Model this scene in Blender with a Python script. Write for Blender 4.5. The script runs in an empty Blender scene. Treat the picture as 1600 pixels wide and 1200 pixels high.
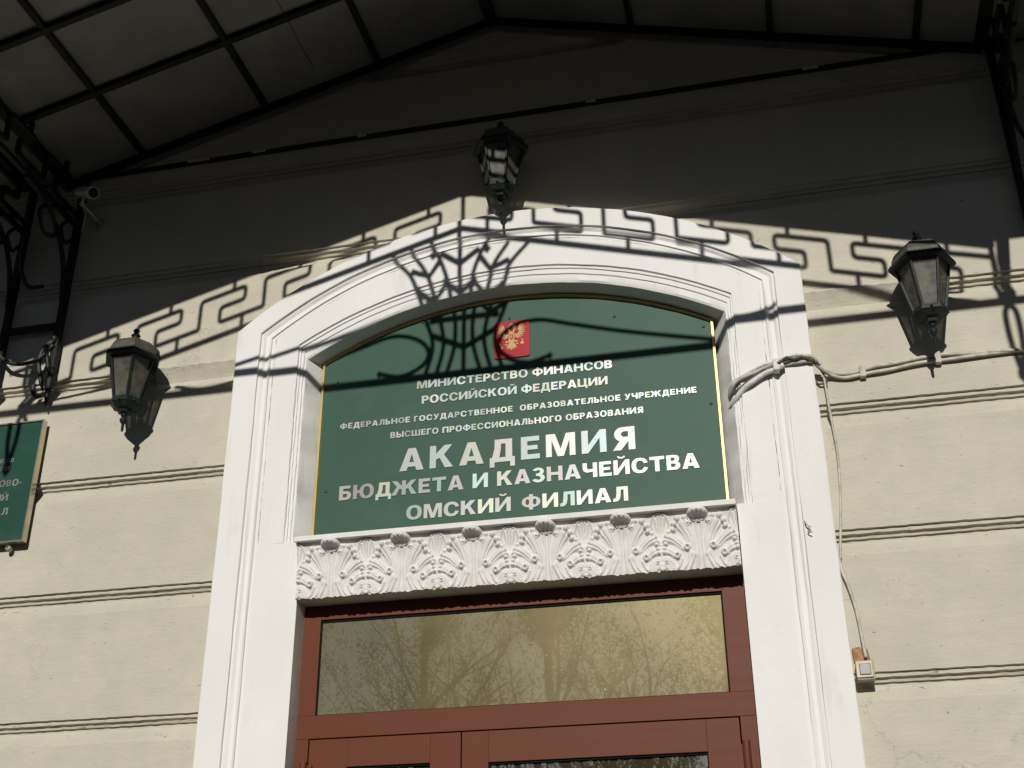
import bpy, bmesh, math, random
import numpy as np
from math import sin, cos, pi, sqrt, radians, atan2
from mathutils import Vector, Matrix
from mathutils.geometry import delaunay_2d_cdt

SC = bpy.context.scene
COL = SC.collection

# ------------------------------------------------------------------ camera, sky, sun, exposure
PITCH, YAW, ROLL = radians(26.9416), radians(12.5433), radians(0.4217)
def cam_rot(p, y, r):
    Rz = Matrix.Rotation(y, 3, 'Z'); Rx = Matrix.Rotation(p, 3, 'X'); Ry = Matrix.Rotation(r, 3, 'Y')
    return Rz @ Rx @ Ry                       # columns: right, forward, up
_M = cam_rot(PITCH, YAW, ROLL)
_r, _f, _u = _M.col[0], _M.col[1], _M.col[2]
cd = bpy.data.cameras.new('camera'); cam = bpy.data.objects.new('camera', cd); COL.objects.link(cam)
cd.sensor_width = 36.0; cd.lens = 1955.15 / 1600 * 36; cd.clip_start = 0.05; cd.clip_end = 2000
m4 = Matrix(((_r.x, _u.x, -_f.x, 0.887), (_r.y, _u.y, -_f.y, -3.9), (_r.z, _u.z, -_f.z, 1.6), (0, 0, 0, 1)))
cam.matrix_world = m4
SC.camera = cam
SC.cycles.diffuse_bounces = 2

SUN_A, SUN_B = -0.06, 0.447                    # light travels along (A, 1, -B)
sl = bpy.data.lights.new('sun', 'SUN'); so = bpy.data.objects.new('sun', sl); COL.objects.link(so)
sl.energy = 5.0; sl.angle = radians(0.40); sl.color = (1.0, 0.967, 0.912)
so.rotation_euler = Vector((SUN_A, 1, -SUN_B)).to_track_quat('-Z', 'Y').to_euler()
so.location = (2, -20, 14)
w = bpy.data.worlds.new('World'); SC.world = w; w.use_nodes = True
nt = w.node_tree; bg = nt.nodes['Background']
sky = nt.nodes.new('ShaderNodeTexSky'); sky.sky_type = 'NISHITA'; sky.sun_disc = False
sky.sun_elevation = math.atan(SUN_B / sqrt(1 + SUN_A ** 2)); sky.sun_rotation = pi - 0.06
sky.air_density = 0.5; sky.dust_density = 0.25; sky.ozone_density = 1.0
nt.links.new(sky.outputs[0], bg.inputs[0]); bg.inputs[1].default_value = 0.05
SC.view_settings.view_transform = 'Standard'; SC.view_settings.look = 'None'
SC.view_settings.exposure = -0.58; SC.view_settings.gamma = 1.0

# ------------------------------------------------------------------ materials
def new_mat(name):
    m = bpy.data.materials.new(name); m.use_nodes = True
    return m, m.node_tree, m.node_tree.nodes['Principled BSDF']
def N(t, kind, **kw):
    n = t.nodes.new(kind)
    for k, v in kw.items():
        if k.startswith('i_'):
            n.inputs[k[2:].replace('_', ' ')].default_value = v
        else: setattr(n, k, v)
    return n
def noise(t, scale, detail=6, rough=0.6, stretch=None):
    tc = N(t, 'ShaderNodeTexCoord'); src = tc.outputs['Object']
    if stretch:
        mp = N(t, 'ShaderNodeMapping'); mp.inputs['Scale'].default_value = stretch
        t.links.new(src, mp.inputs[0]); src = mp.outputs[0]
    n = N(t, 'ShaderNodeTexNoise'); n.inputs['Scale'].default_value = scale
    n.inputs['Detail'].default_value = detail; n.inputs['Roughness'].default_value = rough
    t.links.new(src, n.inputs['Vector']); return n
def ramp(t, src, stops):
    r = N(t, 'ShaderNodeValToRGB'); cr = r.color_ramp
    while len(cr.elements) < len(stops): cr.elements.new(0.5)
    for e, (p, c) in zip(cr.elements, stops):
        e.position = p; e.color = c if len(c) == 4 else (*c, 1)
    t.links.new(src, r.inputs[0]); return r
def mixc(t, fac, a, b, mode='MIX'):
    x = N(t, 'ShaderNodeMix', data_type='RGBA', blend_type=mode)
    for sock, v in ((x.inputs[0], fac), (x.inputs[6], a), (x.inputs[7], b)):
        if hasattr(v, 'is_linked'): t.links.new(v, sock)
        else: sock.default_value = v if not isinstance(v, tuple) or len(v) == 4 else (*v, 1)
    return x.outputs[2]
def bump(t, b, hsrc, strength, dist, prev=None):
    n = N(t, 'ShaderNodeBump'); n.inputs['Strength'].default_value = strength; n.inputs['Distance'].default_value = dist
    t.links.new(hsrc, n.inputs['Height'])
    if prev: t.links.new(prev.outputs[0], n.inputs['Normal'])
    t.links.new(n.outputs[0], b.inputs['Normal']); return n

def stucco_mat():
    m, t, b = new_mat('cream_stucco')
    big = noise(t, 1.7, 5); mid = noise(t, 9, 6); streak = noise(t, 5, 6, 0.65, (0.35, 1, 1.6))
    c = mixc(t, ramp(t, big.outputs[0], [(0.35, (0, 0, 0)), (0.7, (1, 1, 1))]).outputs[0], (0.515, 0.482, 0.385), (0.615, 0.57, 0.455))
    c = mixc(t, ramp(t, mid.outputs[0], [(0.42, (0, 0, 0)), (0.70, (0.6, 0.6, 0.6))]).outputs[0], c, (0.475, 0.455, 0.37))
    c = mixc(t, ramp(t, streak.outputs[0], [(0.52, (0, 0, 0)), (0.75, (0.45, 0.45, 0.45))]).outputs[0], c, (0.60, 0.55, 0.43))
    ck = N(t, 'ShaderNodeTexVoronoi', feature='DISTANCE_TO_EDGE'); ck.inputs['Scale'].default_value = 1.3
    wp = noise(t, 3.5, 6, 0.7); tcw = N(t, 'ShaderNodeTexCoord'); wv = N(t, 'ShaderNodeVectorMath', operation='MULTIPLY_ADD')
    t.links.new(wp.outputs['Color'], wv.inputs[0]); wv.inputs[1].default_value = (0.5, 0.5, 0.5); t.links.new(tcw.outputs['Object'], wv.inputs[2]); t.links.new(wv.outputs[0], ck.inputs['Vector'])
    msk = noise(t, 1.1, 3)
    ckr = ramp(t, ck.outputs['Distance'], [(0.0, (0.55, 0.55, 0.55)), (0.0045, (0, 0, 0))]); mk = ramp(t, msk.outputs[0], [(0.52, (0, 0, 0)), (0.62, (1, 1, 1))])
    cm = N(t, 'ShaderNodeMath', operation='MULTIPLY'); t.links.new(ckr.outputs[0], cm.inputs[0]); t.links.new(mk.outputs[0], cm.inputs[1])
    c = mixc(t, cm.outputs[0], c, (0.24, 0.215, 0.165))
    pit = noise(t, 48, 4, 0.55, (0.55, 1, 1.5))
    c = mixc(t, ramp(t, pit.outputs[0], [(0.27, (1, 1, 1)), (0.34, (0, 0, 0))]).outputs[0], c, (0.27, 0.245, 0.19))
    speck = noise(t, 26, 2, 0.5)
    c = mixc(t, ramp(t, speck.outputs[0], [(0.75, (0, 0, 0)), (0.79, (0.7, 0.7, 0.7))]).outputs[0], c, (0.2, 0.18, 0.14))
    t.links.new(c, b.inputs['Base Color']); b.inputs['Roughness'].default_value = 0.85
    b.inputs['Specular IOR Level'].default_value = 0.2
    fine = noise(t, 85, 6, 0.65, (0.7, 1, 1.3))
    p = bump(t, b, fine.outputs[0], 0.55, 0.0035)
    p = bump(t, b, streak.outputs[0], 0.5, 0.012, p)
    bump(t, b, big.outputs[0], 0.5, 0.02, p)
    return m
def white_mat():
    m, t, b = new_mat('white_limewash')
    big = noise(t, 3.1, 6, 0.6, (1, 1, 0.5)); drip = noise(t, 14, 6, 0.7, (1, 1, 0.16)); spk = noise(t, 40, 3)
    c = mixc(t, ramp(t, big.outputs[0], [(0.35, (0, 0, 0)), (0.7, (1, 1, 1))]).outputs[0], (0.77, 0.755, 0.715), (0.83, 0.82, 0.785))
    c = mixc(t, ramp(t, drip.outputs[0], [(0.58, (0, 0, 0)), (0.8, (0.8, 0.8, 0.8))]).outputs[0], c, (0.64, 0.605, 0.535))
    c = mixc(t, ramp(t, spk.outputs[0], [(0.74, (0, 0, 0)), (0.78, (0.6, 0.6, 0.6))]).outputs[0], c, (0.42, 0.38, 0.31))
    t.links.new(c, b.inputs['Base Color']); b.inputs['Roughness'].default_value = 0.75
    b.inputs['Specular IOR Level'].default_value = 0.25
    fine = noise(t, 38, 6, 0.6)
    p = bump(t, b, fine.outputs[0], 0.35, 0.003)
    bump(t, b, big.outputs[0], 0.2, 0.005, p)
    return m
def carved_mat():
    m, t, b = new_mat('white_carved_plaster')
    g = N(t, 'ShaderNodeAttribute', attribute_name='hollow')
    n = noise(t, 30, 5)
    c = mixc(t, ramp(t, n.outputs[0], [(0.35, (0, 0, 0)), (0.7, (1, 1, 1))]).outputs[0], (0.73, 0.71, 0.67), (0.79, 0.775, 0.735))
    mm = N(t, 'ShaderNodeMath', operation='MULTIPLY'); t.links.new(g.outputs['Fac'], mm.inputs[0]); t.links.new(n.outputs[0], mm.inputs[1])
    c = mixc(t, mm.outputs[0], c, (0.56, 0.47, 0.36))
    t.links.new(c, b.inputs['Base Color']); b.inputs['Roughness'].default_value = 0.7
    b.inputs['Specular IOR Level'].default_value = 0.25
    f = noise(t, 120, 4); bump(t, b, f.outputs[0], 0.3, 0.002)
    return m
def simple(name, col, rough=0.5, metal=0.0, var=0.25, scale=20, spec=0.5, bmp=0.0, bscale=80, coat=0.0):
    m, t, b = new_mat(name)
    n = noise(t, scale, 5)
    dk = tuple(x * (1 - var) for x in col); lt = tuple(min(1, x * (1 + var)) for x in col)
    r = ramp(t, n.outputs[0], [(0.3, dk), (0.72, lt)])
    t.links.new(r.outputs[0], b.inputs['Base Color'])
    b.inputs['Roughness'].default_value = rough; b.inputs['Metallic'].default_value = metal
    b.inputs['Specular IOR Level'].default_value = spec; b.inputs['Coat Weight'].default_value = coat
    if bmp:
        f = noise(t, bscale, 5); bump(t, b, f.outputs[0], bmp, 0.002)
    return m
MAT = {}
MAT['stucco'] = stucco_mat(); MAT['white'] = white_mat(); MAT['carved'] = carved_mat()
MAT['iron'] = simple('black_iron', (0.011, 0.011, 0.011), 0.6, 0.0, 0.4, 30, 0.3, 0.3)
MAT['ironworn'] = simple('worn_iron', (0.035, 0.033, 0.028), 0.5, 0.2, 0.6, 40, 0.4, 0.4)
MAT['roof'] = simple('grey_sheet', (0.225, 0.225, 0.21), 0.5, 0.0, 0.28, 2.6, 0.25)
MAT['strip'] = simple('grey_flashing', (0.23, 0.22, 0.20), 0.6, 0.0, 0.2, 12, 0.3)
MAT['lamp'] = simple('green_black_metal', (0.012, 0.020, 0.018), 0.5, 0.0, 0.5, 45, 0.2, 0.25, 120)
MAT['hood'] = simple('dusty_green_metal', (0.085, 0.08, 0.062), 0.55, 0.1, 0.4, 25, 0.4, 0.3, 120)
MAT['gold'] = simple('brass', (0.66, 0.45, 0.15), 0.38, 0.35, 0.12, 15, 0.4)
MAT['eagle'] = simple('gilt_relief', (0.44, 0.29, 0.11), 0.5, 0.1, 0.3, 220, 0.3)
MAT['red'] = simple('red_plate', (0.40, 0.008, 0.018), 0.4, 0.0, 0.1, 12, 0.15, coat=0.05)
MAT['cable'] = simple('painted_cable', (0.52, 0.49, 0.41), 0.6, 0.0, 0.3, 40, 0.3, 0.4)
MAT['cablew'] = simple('white_painted_cable', (0.68, 0.665, 0.63), 0.6, 0.0, 0.25, 45, 0.3, 0.5)
MAT['tape'] = simple('dark_flaked_cable', (0.10, 0.095, 0.085), 0.6, 0.0, 0.6, 60, 0.3, 0.5)
MAT['bell'] = simple('yellowed_plastic', (0.58, 0.43, 0.24), 0.4, 0.0, 0.25, 30)
MAT['bellbox'] = simple('grey_plastic', (0.40, 0.37, 0.29), 0.5, 0.0, 0.2, 30)
MAT['button'] = simple('bluish_button', (0.16, 0.18, 0.20), 0.3, 0.0, 0.2, 60)
MAT['foam'] = simple('brown_foam', (0.33, 0.19, 0.10), 0.9, 0.0, 0.6, 60, 0.2, 0.8)
MAT['cctv'] = simple('light_grey_plastic', (0.50, 0.50, 0.49), 0.35, 0.2, 0.1, 20)
MAT['lens'] = simple('black_lens', (0.006, 0.006, 0.008), 0.1, 0.0, 0.1, 20)
MAT['screw'] = simple('green_screw', (0.03, 0.06, 0.045), 0.35, 0.2, 0.2, 20)
MAT['asphalt'] = simple('asphalt', (0.042, 0.040, 0.038), 0.9, 0.0, 0.35, 3, 0.2, 0.4)
MAT['bark'] = simple('grey_bark', (0.045, 0.036, 0.026), 0.85, 0.0, 0.5, 12, 0.2, 0.6, 30)
MAT['leaf'] = simple('dry_leaves', (0.085, 0.06, 0.02), 0.7, 0.0, 0.5, 1.5, 0.2)
MAT['dark'] = simple('dark_gasket', (0.008, 0.008, 0.008), 0.8, 0, 0.1, spec=0.1)
MAT['chip'] = simple('chipped_plaster', (0.62, 0.58, 0.48), 0.9, 0, 0.3, 40, 0.2, 0.6)

def frame_mat():
    m, t, b = new_mat('brown_red_enamel')
    n = noise(t, 2.4, 5, 0.6, (1, 1, 3)); s = noise(t, 60, 2)
    c = mixc(t, n.outputs[0], (0.122, 0.034, 0.015), (0.145, 0.043, 0.021))
    c = mixc(t, ramp(t, s.outputs[0], [(0.76, (0, 0, 0)), (0.80, (0.5, 0.5, 0.5))]).outputs[0], c, (0.4, 0.34, 0.28))
    t.links.new(c, b.inputs['Base Color']); b.inputs['Roughness'].default_value = 0.38
    sc_ = noise(t, 7, 6, 0.7, (0.3, 1, 6))
    r = ramp(t, sc_.outputs[0], [(0.3, (0.46, 0.46, 0.46)), (0.75, (0.54, 0.54, 0.54))]); t.links.new(r.outputs[0], b.inputs['Roughness'])
    b.inputs['Specular IOR Level'].default_value = 0.16
    return m
MAT['brown'] = frame_mat()
def green_mat(name, c0, c1):
    m, t, b = new_mat(name)
    n = noise(t, 1.6, 5); d = noise(t, 9, 6)
    c = mixc(t, n.outputs[0], c0, c1)
    c = mixc(t, ramp(t, d.outputs[0], [(0.5, (0, 0, 0)), (0.8, (0.35, 0.35, 0.35))]).outputs[0], c, (0.09, 0.115, 0.09))
    t.links.new(c, b.inputs['Base Color'])
    b.inputs['Roughness'].default_value = 0.5; b.inputs['Specular IOR Level'].default_value = 0.2
    b.inputs['Coat Weight'].default_value = 0.05; b.inputs['Coat Roughness'].default_value = 0.03
    return m
MAT['green'] = green_mat('green_sign_panel', (0.027, 0.082, 0.053), (0.040, 0.100, 0.068))
MAT['green2'] = green_mat('deep_green_plaque', (0.013, 0.060, 0.040), (0.018, 0.070, 0.047))
def foil_mat():
    m, t, b = new_mat('holographic_foil')
    a = N(t, 'ShaderNodeAttribute', attribute_name='foil')
    n = noise(t, 24, 3); s = noise(t, 300, 2)
    hue = ramp(t, n.outputs[0], [(0.3, (0.32, 0.26, 0.28)), (0.42, (0.25, 0.26, 0.23)), (0.5, (0.22, 0.29, 0.27)), (0.6, (0.27, 0.26, 0.22)), (0.72, (0.36, 0.33, 0.30))])
    c = mixc(t, 0.5, hue.outputs[0], a.outputs['Color'])
    c = mixc(t, ramp(t, s.outputs[0], [(0.7, (0, 0, 0)), (0.78, (1, 1, 1))]).outputs[0], c, (0.8, 0.8, 0.76))
    t.links.new(c, b.inputs['Base Color']); b.inputs['Metallic'].default_value = 0.62
    b.inputs['Roughness'].default_value = 0.42; b.inputs['Specular IOR Level'].default_value = 0.3
    return m
MAT['foil'] = foil_mat()
def mirror_glass(name, tint, dust):
    m, t, b = new_mat(name)
    n = noise(t, 2.0, 4); s = noise(t, 90, 2, 0.5); g = noise(t, 4, 6, 0.7)
    b.inputs['Base Color'].default_value = (*tint, 1); b.inputs['Metallic'].default_value = 1.0; b.inputs['Roughness'].default_value = 0.012
    bump(t, b, n.outputs[0], 0.05, 0.003)
    film = N(t, 'ShaderNodeBsdfPrincipled'); film.inputs['Base Color'].default_value = (0.29, 0.24, 0.115, 1)
    film.inputs['Roughness'].default_value = 0.42; film.inputs['Metallic'].default_value = 0.6
    mx = N(t, 'ShaderNodeMixShader')
    fac = ramp(t, g.outputs[0], [(0.3, (dust * 0.7,) * 3), (0.75, (dust * 1.3,) * 3)])
    sp = ramp(t, s.outputs[0], [(0.78, (0, 0, 0)), (0.81, (0.8, 0.8, 0.8))])
    ad = N(t, 'ShaderNodeMath', operation='ADD', use_clamp=True); t.links.new(fac.outputs[0], ad.inputs[0]); t.links.new(sp.outputs[0], ad.inputs[1])
    t.links.new(ad.outputs[0], mx.inputs[0]); t.links.new(b.outputs[0], mx.inputs[1]); t.links.new(film.outputs[0], mx.inputs[2])
    t.links.new(mx.outputs[0], t.nodes['Material Output'].inputs[0])
    return m
MAT['mirror'] = mirror_glass('gold_mirror_glass', (0.64, 0.57, 0.35), 0.30)
MAT['mirror2'] = mirror_glass('dark_mirror_glass', (0.62, 0.56, 0.42), 0.07)
def lampglass():
    m, t, b = new_mat('dusty_lantern_glass')
    n = noise(t, 35, 5); b.inputs['Base Color'].default_value = (0.15, 0.145, 0.11, 1); b.inputs['Roughness'].default_value = 0.38; b.inputs['Specular IOR Level'].default_value = 0.35
    tr = N(t, 'ShaderNodeBsdfTransparent'); tr.inputs[0].default_value = (0.48, 0.48, 0.40, 1)
    mx = N(t, 'ShaderNodeMixShader'); r = ramp(t, n.outputs[0], [(0.3, (0.35,) * 3), (0.75, (0.75,) * 3)])
    t.links.new(r.outputs[0], mx.inputs[0]); t.links.new(tr.outputs[0], mx.inputs[1]); t.links.new(b.outputs[0], mx.inputs[2])
    t.links.new(mx.outputs[0], t.nodes['Material Output'].inputs[0]); return m
MAT['lglass'] = lampglass()

# ------------------------------------------------------------------ mesh helpers
class MB:
    def __init__(s): s.v = []; s.f = []
    def add(s, vs, fs):
        o = len(s.v); s.v += [tuple(p) for p in vs]; s.f += [tuple(i + o for i in f) for f in fs]; return s
    def box(s, x0, x1, y0, y1, z0, z1):
        return s.add([(x0, y0, z0), (x1, y0, z0), (x1, y1, z0), (x0, y1, z0), (x0, y0, z1), (x1, y0, z1), (x1, y1, z1), (x0, y1, z1)],
                     [(0, 3, 2, 1), (4, 5, 6, 7), (0, 1, 5, 4), (1, 2, 6, 5), (2, 3, 7, 6), (3, 0, 4, 7)])
    def tube(s, pts, r, n=6, ref=None, rot=0.0, sq=False):
        """sweep a regular n-gon (or a square bar) along a polyline; r may be a list"""
        P = [Vector(p) for p in pts]; k = len(P)
        rr = r if isinstance(r, (list, tuple)) else [r] * k
        if sq: n = 4; rot = pi / 4
        T = []
        for i in range(k):
            a = (P[i] - P[i - 1]).normalized() if i else None
            b = (P[i + 1] - P[i]).normalized() if i < k - 1 else None
            t = (a + b) if (a is not None and b is not None) else (a if a is not None else b)
            if t.length < 1e-6: t = b
            T.append(t.normalized())
        ref = Vector(ref) if ref else (Vector((0, 0, 1)) if abs(T[0].z) < 0.9 else Vector((0, 1, 0)))
        u = (ref - T[0] * ref.dot(T[0])).normalized()
        vs = []
        for i in range(k):
            u = (u - T[i] * u.dot(T[i])).normalized(); v = T[i].cross(u)
            q = rr[i] * (1.41421 if sq else 1.0)
            for j in range(n):
                a = 2 * pi * j / n + rot
                vs.append(P[i] + (u * cos(a) + v * sin(a)) * q)
        fs = [(i * n + j, i * n + (j + 1) % n, (i + 1) * n + (j + 1) % n, (i + 1) * n + j) for i in range(k - 1) for j in range(n)]
        fs += [tuple(range(n - 1, -1, -1)), tuple((k - 1) * n + j for j in range(n))]
        return s.add(vs, fs)
    def lathe(s, prof, n=20, c=(0, 0, 0), rot=0.0):
        k = len(prof); vs = []
        for (r, z) in prof:
            for j in range(n):
                a = 2 * pi * j / n + rot
                vs.append((c[0] + r * cos(a), c[1] + r * sin(a), c[2] + z))
        fs = [(i * n + j, i * n + (j + 1) % n, (i + 1) * n + (j + 1) % n, (i + 1) * n + j) for i in range(k - 1) for j in range(n)]
        fs += [tuple(range(n - 1, -1, -1)), tuple((k - 1) * n + j for j in range(n))]
        return s.add(vs, fs)
    def prism(s, poly, y0, y1):
        """polygon in (x, z), given counter-clockwise seen from -Y, extruded from y0 (front) to y1"""
        n = len(poly)
        vs = [(x, y0, z) for x, z in poly] + [(x, y1, z) for x, z in poly]
        fs = [tuple(range(n)), tuple(range(2 * n - 1, n - 1, -1))] + [(i, i + n, (i + 1) % n + n, (i + 1) % n) for i in range(n)]
        return s.add(vs, fs)
    def build(s, name, mat, parent=None, smooth=False, bevel=0.0, autosmooth=None):
        me = bpy.data.meshes.new(name); me.from_pydata(s.v, [], s.f)
        bm = bmesh.new(); bm.from_mesh(me)
        bmesh.ops.recalc_face_normals(bm, faces=bm.faces)
        if bevel:
            ed = [e for e in bm.edges if len(e.link_faces) == 2 and e.calc_face_angle(0) > 0.6]
            bmesh.ops.bevel(bm, geom=ed, offset=bevel, segments=2, affect='EDGES', profile=0.5)
        bm.to_mesh(me); bm.free()
        if smooth:
            for p in me.polygons: p.use_smooth = True
            if autosmooth: me.set_sharp_from_angle(angle=autosmooth)
        me.materials.append(MAT[mat] if isinstance(mat, str) else mat)
        o = bpy.data.objects.new(name, me); COL.objects.link(o)
        if parent is not None: o.parent = parent
        return o
def empty(name, loc=(0, 0, 0)):
    o = bpy.data.objects.new(name, None); COL.objects.link(o); o.location = loc; o.empty_display_size = 0.1; return o
def tag(o, label=None, cat=None, group=None, kind=None):
    for k, v in (('label', label), ('category', cat), ('group', group), ('kind', kind)):
        if v: o[k] = v
    return o
def rounded(pts, r, n=3):
    out = [pts[0]]
    for i in range(1, len(pts) - 1):
        a, p, b = Vector(pts[i - 1]), Vector(pts[i]), Vector(pts[i + 1])
        d1 = min(r, (a - p).length * .45); d2 = min(r, (b - p).length * .45)
        q0 = p + (a - p).normalized() * d1; q2 = p + (b - p).normalized() * d2
        for j in range(n + 1):
            t = j / n; out.append(tuple(q0 * (1 - t) ** 2 + p * 2 * t * (1 - t) + q2 * t * t))
    out.append(pts[-1]); return out
def spline(pts, n=6):
    P = [Vector(p) for p in pts]; P = [P[0] * 2 - P[1]] + P + [P[-1] * 2 - P[-2]]; out = []
    for i in range(1, len(P) - 2):
        for j in range(n):
            t = j / n; p0, p1, p2, p3 = P[i - 1:i + 3]
            out.append(tuple(0.5 * ((2 * p1) + (p2 - p0) * t + (2 * p0 - 5 * p1 + 4 * p2 - p3) * t * t + (3 * p1 - p0 - 3 * p2 + p3) * t ** 3)))
    out.append(tuple(P[-2])); return out
RND = random.Random(7)

# ------------------------------------------------------------------ ground
gm = MB(); gm.add([(-400, -400, 0), (400, -400, 0), (400, 400, 0), (-400, 400, 0)], [(0, 1, 2, 3)])
tag(gm.build('street', 'asphalt'), 'dark asphalt street in front of the building', 'street', kind='structure')
pm = MB(); pm.box(-12, 12, -6.0, 0.35, -0.3, 0.12)
tag(pm.build('pavement', simple('dark_paving', (0.055, 0.053, 0.049), 0.9, 0, 0.3, 4, 0.2, 0.3), bevel=0.01), 'grey pavement along the wall below the entrance', 'pavement', kind='structure')

# ------------------------------------------------------------------ rusticated wall
XC = 0.016
SEAMS = [0.73, 1.18, 1.63, 2.078, 2.526, 2.983, 3.427, 3.859, 4.324, 4.768, 5.21, 5.66]
SEAMP = [(0.0, 0.0), (-0.0006, 0.0100), (-0.0125, 0.0108), (-0.0135, 0.0155), (-0.0155, 0.0205), (-0.020, 0.0245), (-0.0255, 0.0265), (-0.0262, 0.0350), (-0.037, 0.0355), (-0.041, 0.0335), (-0.080, 0.0035), (-0.088, 0.0)]
def wall_profile(z0, z1):
    pr = [(z1, 0.0, 0)]
    for k, s in enumerate(sorted(SEAMS, reverse=True)):
        if s - 0.09 > z0 and s + 0.005 < z1:
            for i, (dz, y) in enumerate(SEAMP): pr.append((s + dz, y, i + 1 + 100 * k))
    pr.append((z0, 0.0, 0)); return pr
wn = np.random.RandomState(3)
def jit(x, key):
    v = 0
    for f, a in ((1.1, .0009), (9.3, .0004), (41, .00045), (97, .0005)):
        v += a * sin(f * x * 2 + key * 1.7 + f)
    return v
wm = MB()
def wall_piece(x0, x1, z0, z1, step=0.02):
    pr = wall_profile(z0, z1); n = max(2, int((x1 - x0) / step)); k = len(pr)
    vs = []
    for i in range(n + 1):
        x = x0 + (x1 - x0) * i / n
        for (z, y, key) in pr:
            j = jit(x, key) if key % 100 else 0
            jy = jit(x + 31, key) * 0.7 if key % 100 not in (0, 1, 12) else 0
            vs.append((x, y + jy, z + (j if key % 100 not in (11, 12) else j * 2.5)))
    fs = [(i * k + j, i * k + j + 1, (i + 1) * k + j + 1, (i + 1) * k + j) for i in range(n) for j in range(k - 1)]
    wm.add(vs, fs)
wall_piece(-4.6, -0.93, 0.0, 6.6); wall_piece(0.96, 4.6, 0.0, 6.6)
wall_piece(-0.93, -0.765, 3.93, 6.6); wall_piece(0.795, 0.96, 3.93, 6.6)
wall_piece(-0.765, -0.5, 4.02, 6.6); wall_piece(0.53, 0.795, 4.02, 6.6)
wall_piece(-0.5, 0.53, 4.075, 6.6)
# body of the wall behind the face, with the opening left free
wm.box(-4.6, -0.95, 0.04, 0.36, 0.0, 6.6); wm.box(0.98, 4.6, 0.04, 0.36, 0.0, 6.6); wm.box(-0.95, 0.98, 0.1, 0.36, 4.09, 6.6)
wm.box(-0.95, 0.98, 0.30, 0.36, 0.0, 4.09)  # added unseen back panel, keeps sky light out of the door gaps
wo = wm.build('facade_wall', 'stucco')
tag(wo, 'cream stucco wall in wide horizontal courses with stepped grooves', 'wall')

for (xa, xb, side) in ((-1.40, -1.033, 'left'), (1.064, 1.46, 'right')):
    m = MB(); n = 24
    prof = [(3.8655, 0.004), (3.8665, -0.0055), (3.8600, -0.0065), (3.8560, -0.0045), (3.8100, 0.0215), (3.7850, 0.0270), (3.7800, 0.0330)]
    vs = [(xa + (xb - xa) * i / n, y + .0012 * sin(i * 1.7 + k), z + .0010 * sin(i * 2.3 + k * 1.3)) for i in range(n + 1) for k, (z, y) in enumerate(prof)]
    kk = len(prof); m.add(vs, [(i * kk + j, i * kk + j + 1, (i + 1) * kk + j + 1, (i + 1) * kk + j) for i in range(n) for j in range(kk - 1)])
    for i in (0, n): m.add([vs[i * kk + j] for j in range(kk)], [tuple(range(kk))])
    tag(m.build('plaster_strip', 'stucco', smooth=True, autosmooth=.5), 'smooth plaster strip filling the groove between the %s lantern and the white surround' % side, 'plaster strip', 'plaster strips beside the lanterns')

# ------------------------------------------------------------------ white arched surround
def ring_pts(hw, R, cz, y, z0, xc=XC, nj=60, na=72):
    zs = cz + sqrt(R * R - hw * hw); a0 = math.asin(hw / R); pts = []
    for i in range(nj): pts.append((xc - hw, y, z0 + (zs - z0) * i / nj))
    for i in range(na + 1):
        a = -a0 + 2 * a0 * i / na; pts.append((xc + R * sin(a), y, cz + R * cos(a)))
    for i in range(nj - 1, -1, -1): pts.append((xc + hw, y, z0 + (zs - z0) * i / nj))
    return pts
def sweep(mb, rings, z0, amp=0.0009):
    rows = []
    for q, (hw, R, cz, y) in enumerate(rings):
        row = ring_pts(hw, R, cz, y, z0); r2 = []
        for i, p in enumerate(row):
            j = amp * (sin(i * .37 + q * 2.1) + sin(i * .91 + q) * .8 + sin(i * 2.3 + q * .7) * .5)
            r2.append((p[0] + j * (1 if p[0] < XC else -1), p[1], p[2] + j))
        rows.append(r2)
    k = len(rows[0])
    mb.add([p for r in rows for p in r], [(q * k + i, q * k + i + 1, (q + 1) * k + i + 1, (q + 1) * k + i) for q in range(len(rows) - 1) for i in range(k - 1)])
sm = MB()
OUT = [(1.051, 1.628, 2.705, 0.03), (1.051, 1.628, 2.705, -0.060), (1.048, 1.6255, 2.705, -0.063), (0.957, 1.5675, 2.688, -0.063), (0.955, 1.5665, 2.688, -0.0535),
       (0.947, 1.556, 2.692, -0.0525), (0.938, 1.543, 2.696, -0.0445), (0.926, 1.522, 2.708, -0.0445), (0.917, 1.503, 2.718, -0.0515), (0.9145, 1.4975, 2.722, -0.0535), (0.9125, 1.4945, 2.723, -0.0470), (0.900, 1.480, 2.728, -0.0470)]
sweep(sm, OUT, 0.12)
INN = [(0.900, 1.480, 2.728, -0.0470), (0.806, 1.566, 2.527, -0.0470), (0.804, 1.563, 2.527, -0.0395), (0.798, 1.554, 2.527, -0.0390), (0.7965, 1.552, 2.527, -0.0340), (0.787, 1.532, 2.53, -0.0335), (0.7855, 1.529, 2.53, -0.0285),
       (0.779, 1.508, 2.529, -0.028), (0.775, 1.500, 2.529, -0.023), (0.730, 1.497, 2.520, 0.075)]
sweep(sm, INN, 3.083)
sm.add(*(lambda r: (r[0] + r[1], [(i, i + 1, len(r[0]) + i + 1, len(r[0]) + i) for i in range(0)]))(([], [])))
# jambs beside the door and below the inner moulding (front 1 mm proud of the band above)
sm.box(XC - 0.902, -0.722, -0.0485, 0.10, 0.12, 3.083); sm.box(0.772, XC + 0.902, -0.0485, 0.10, 0.12, 3.083)
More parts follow.
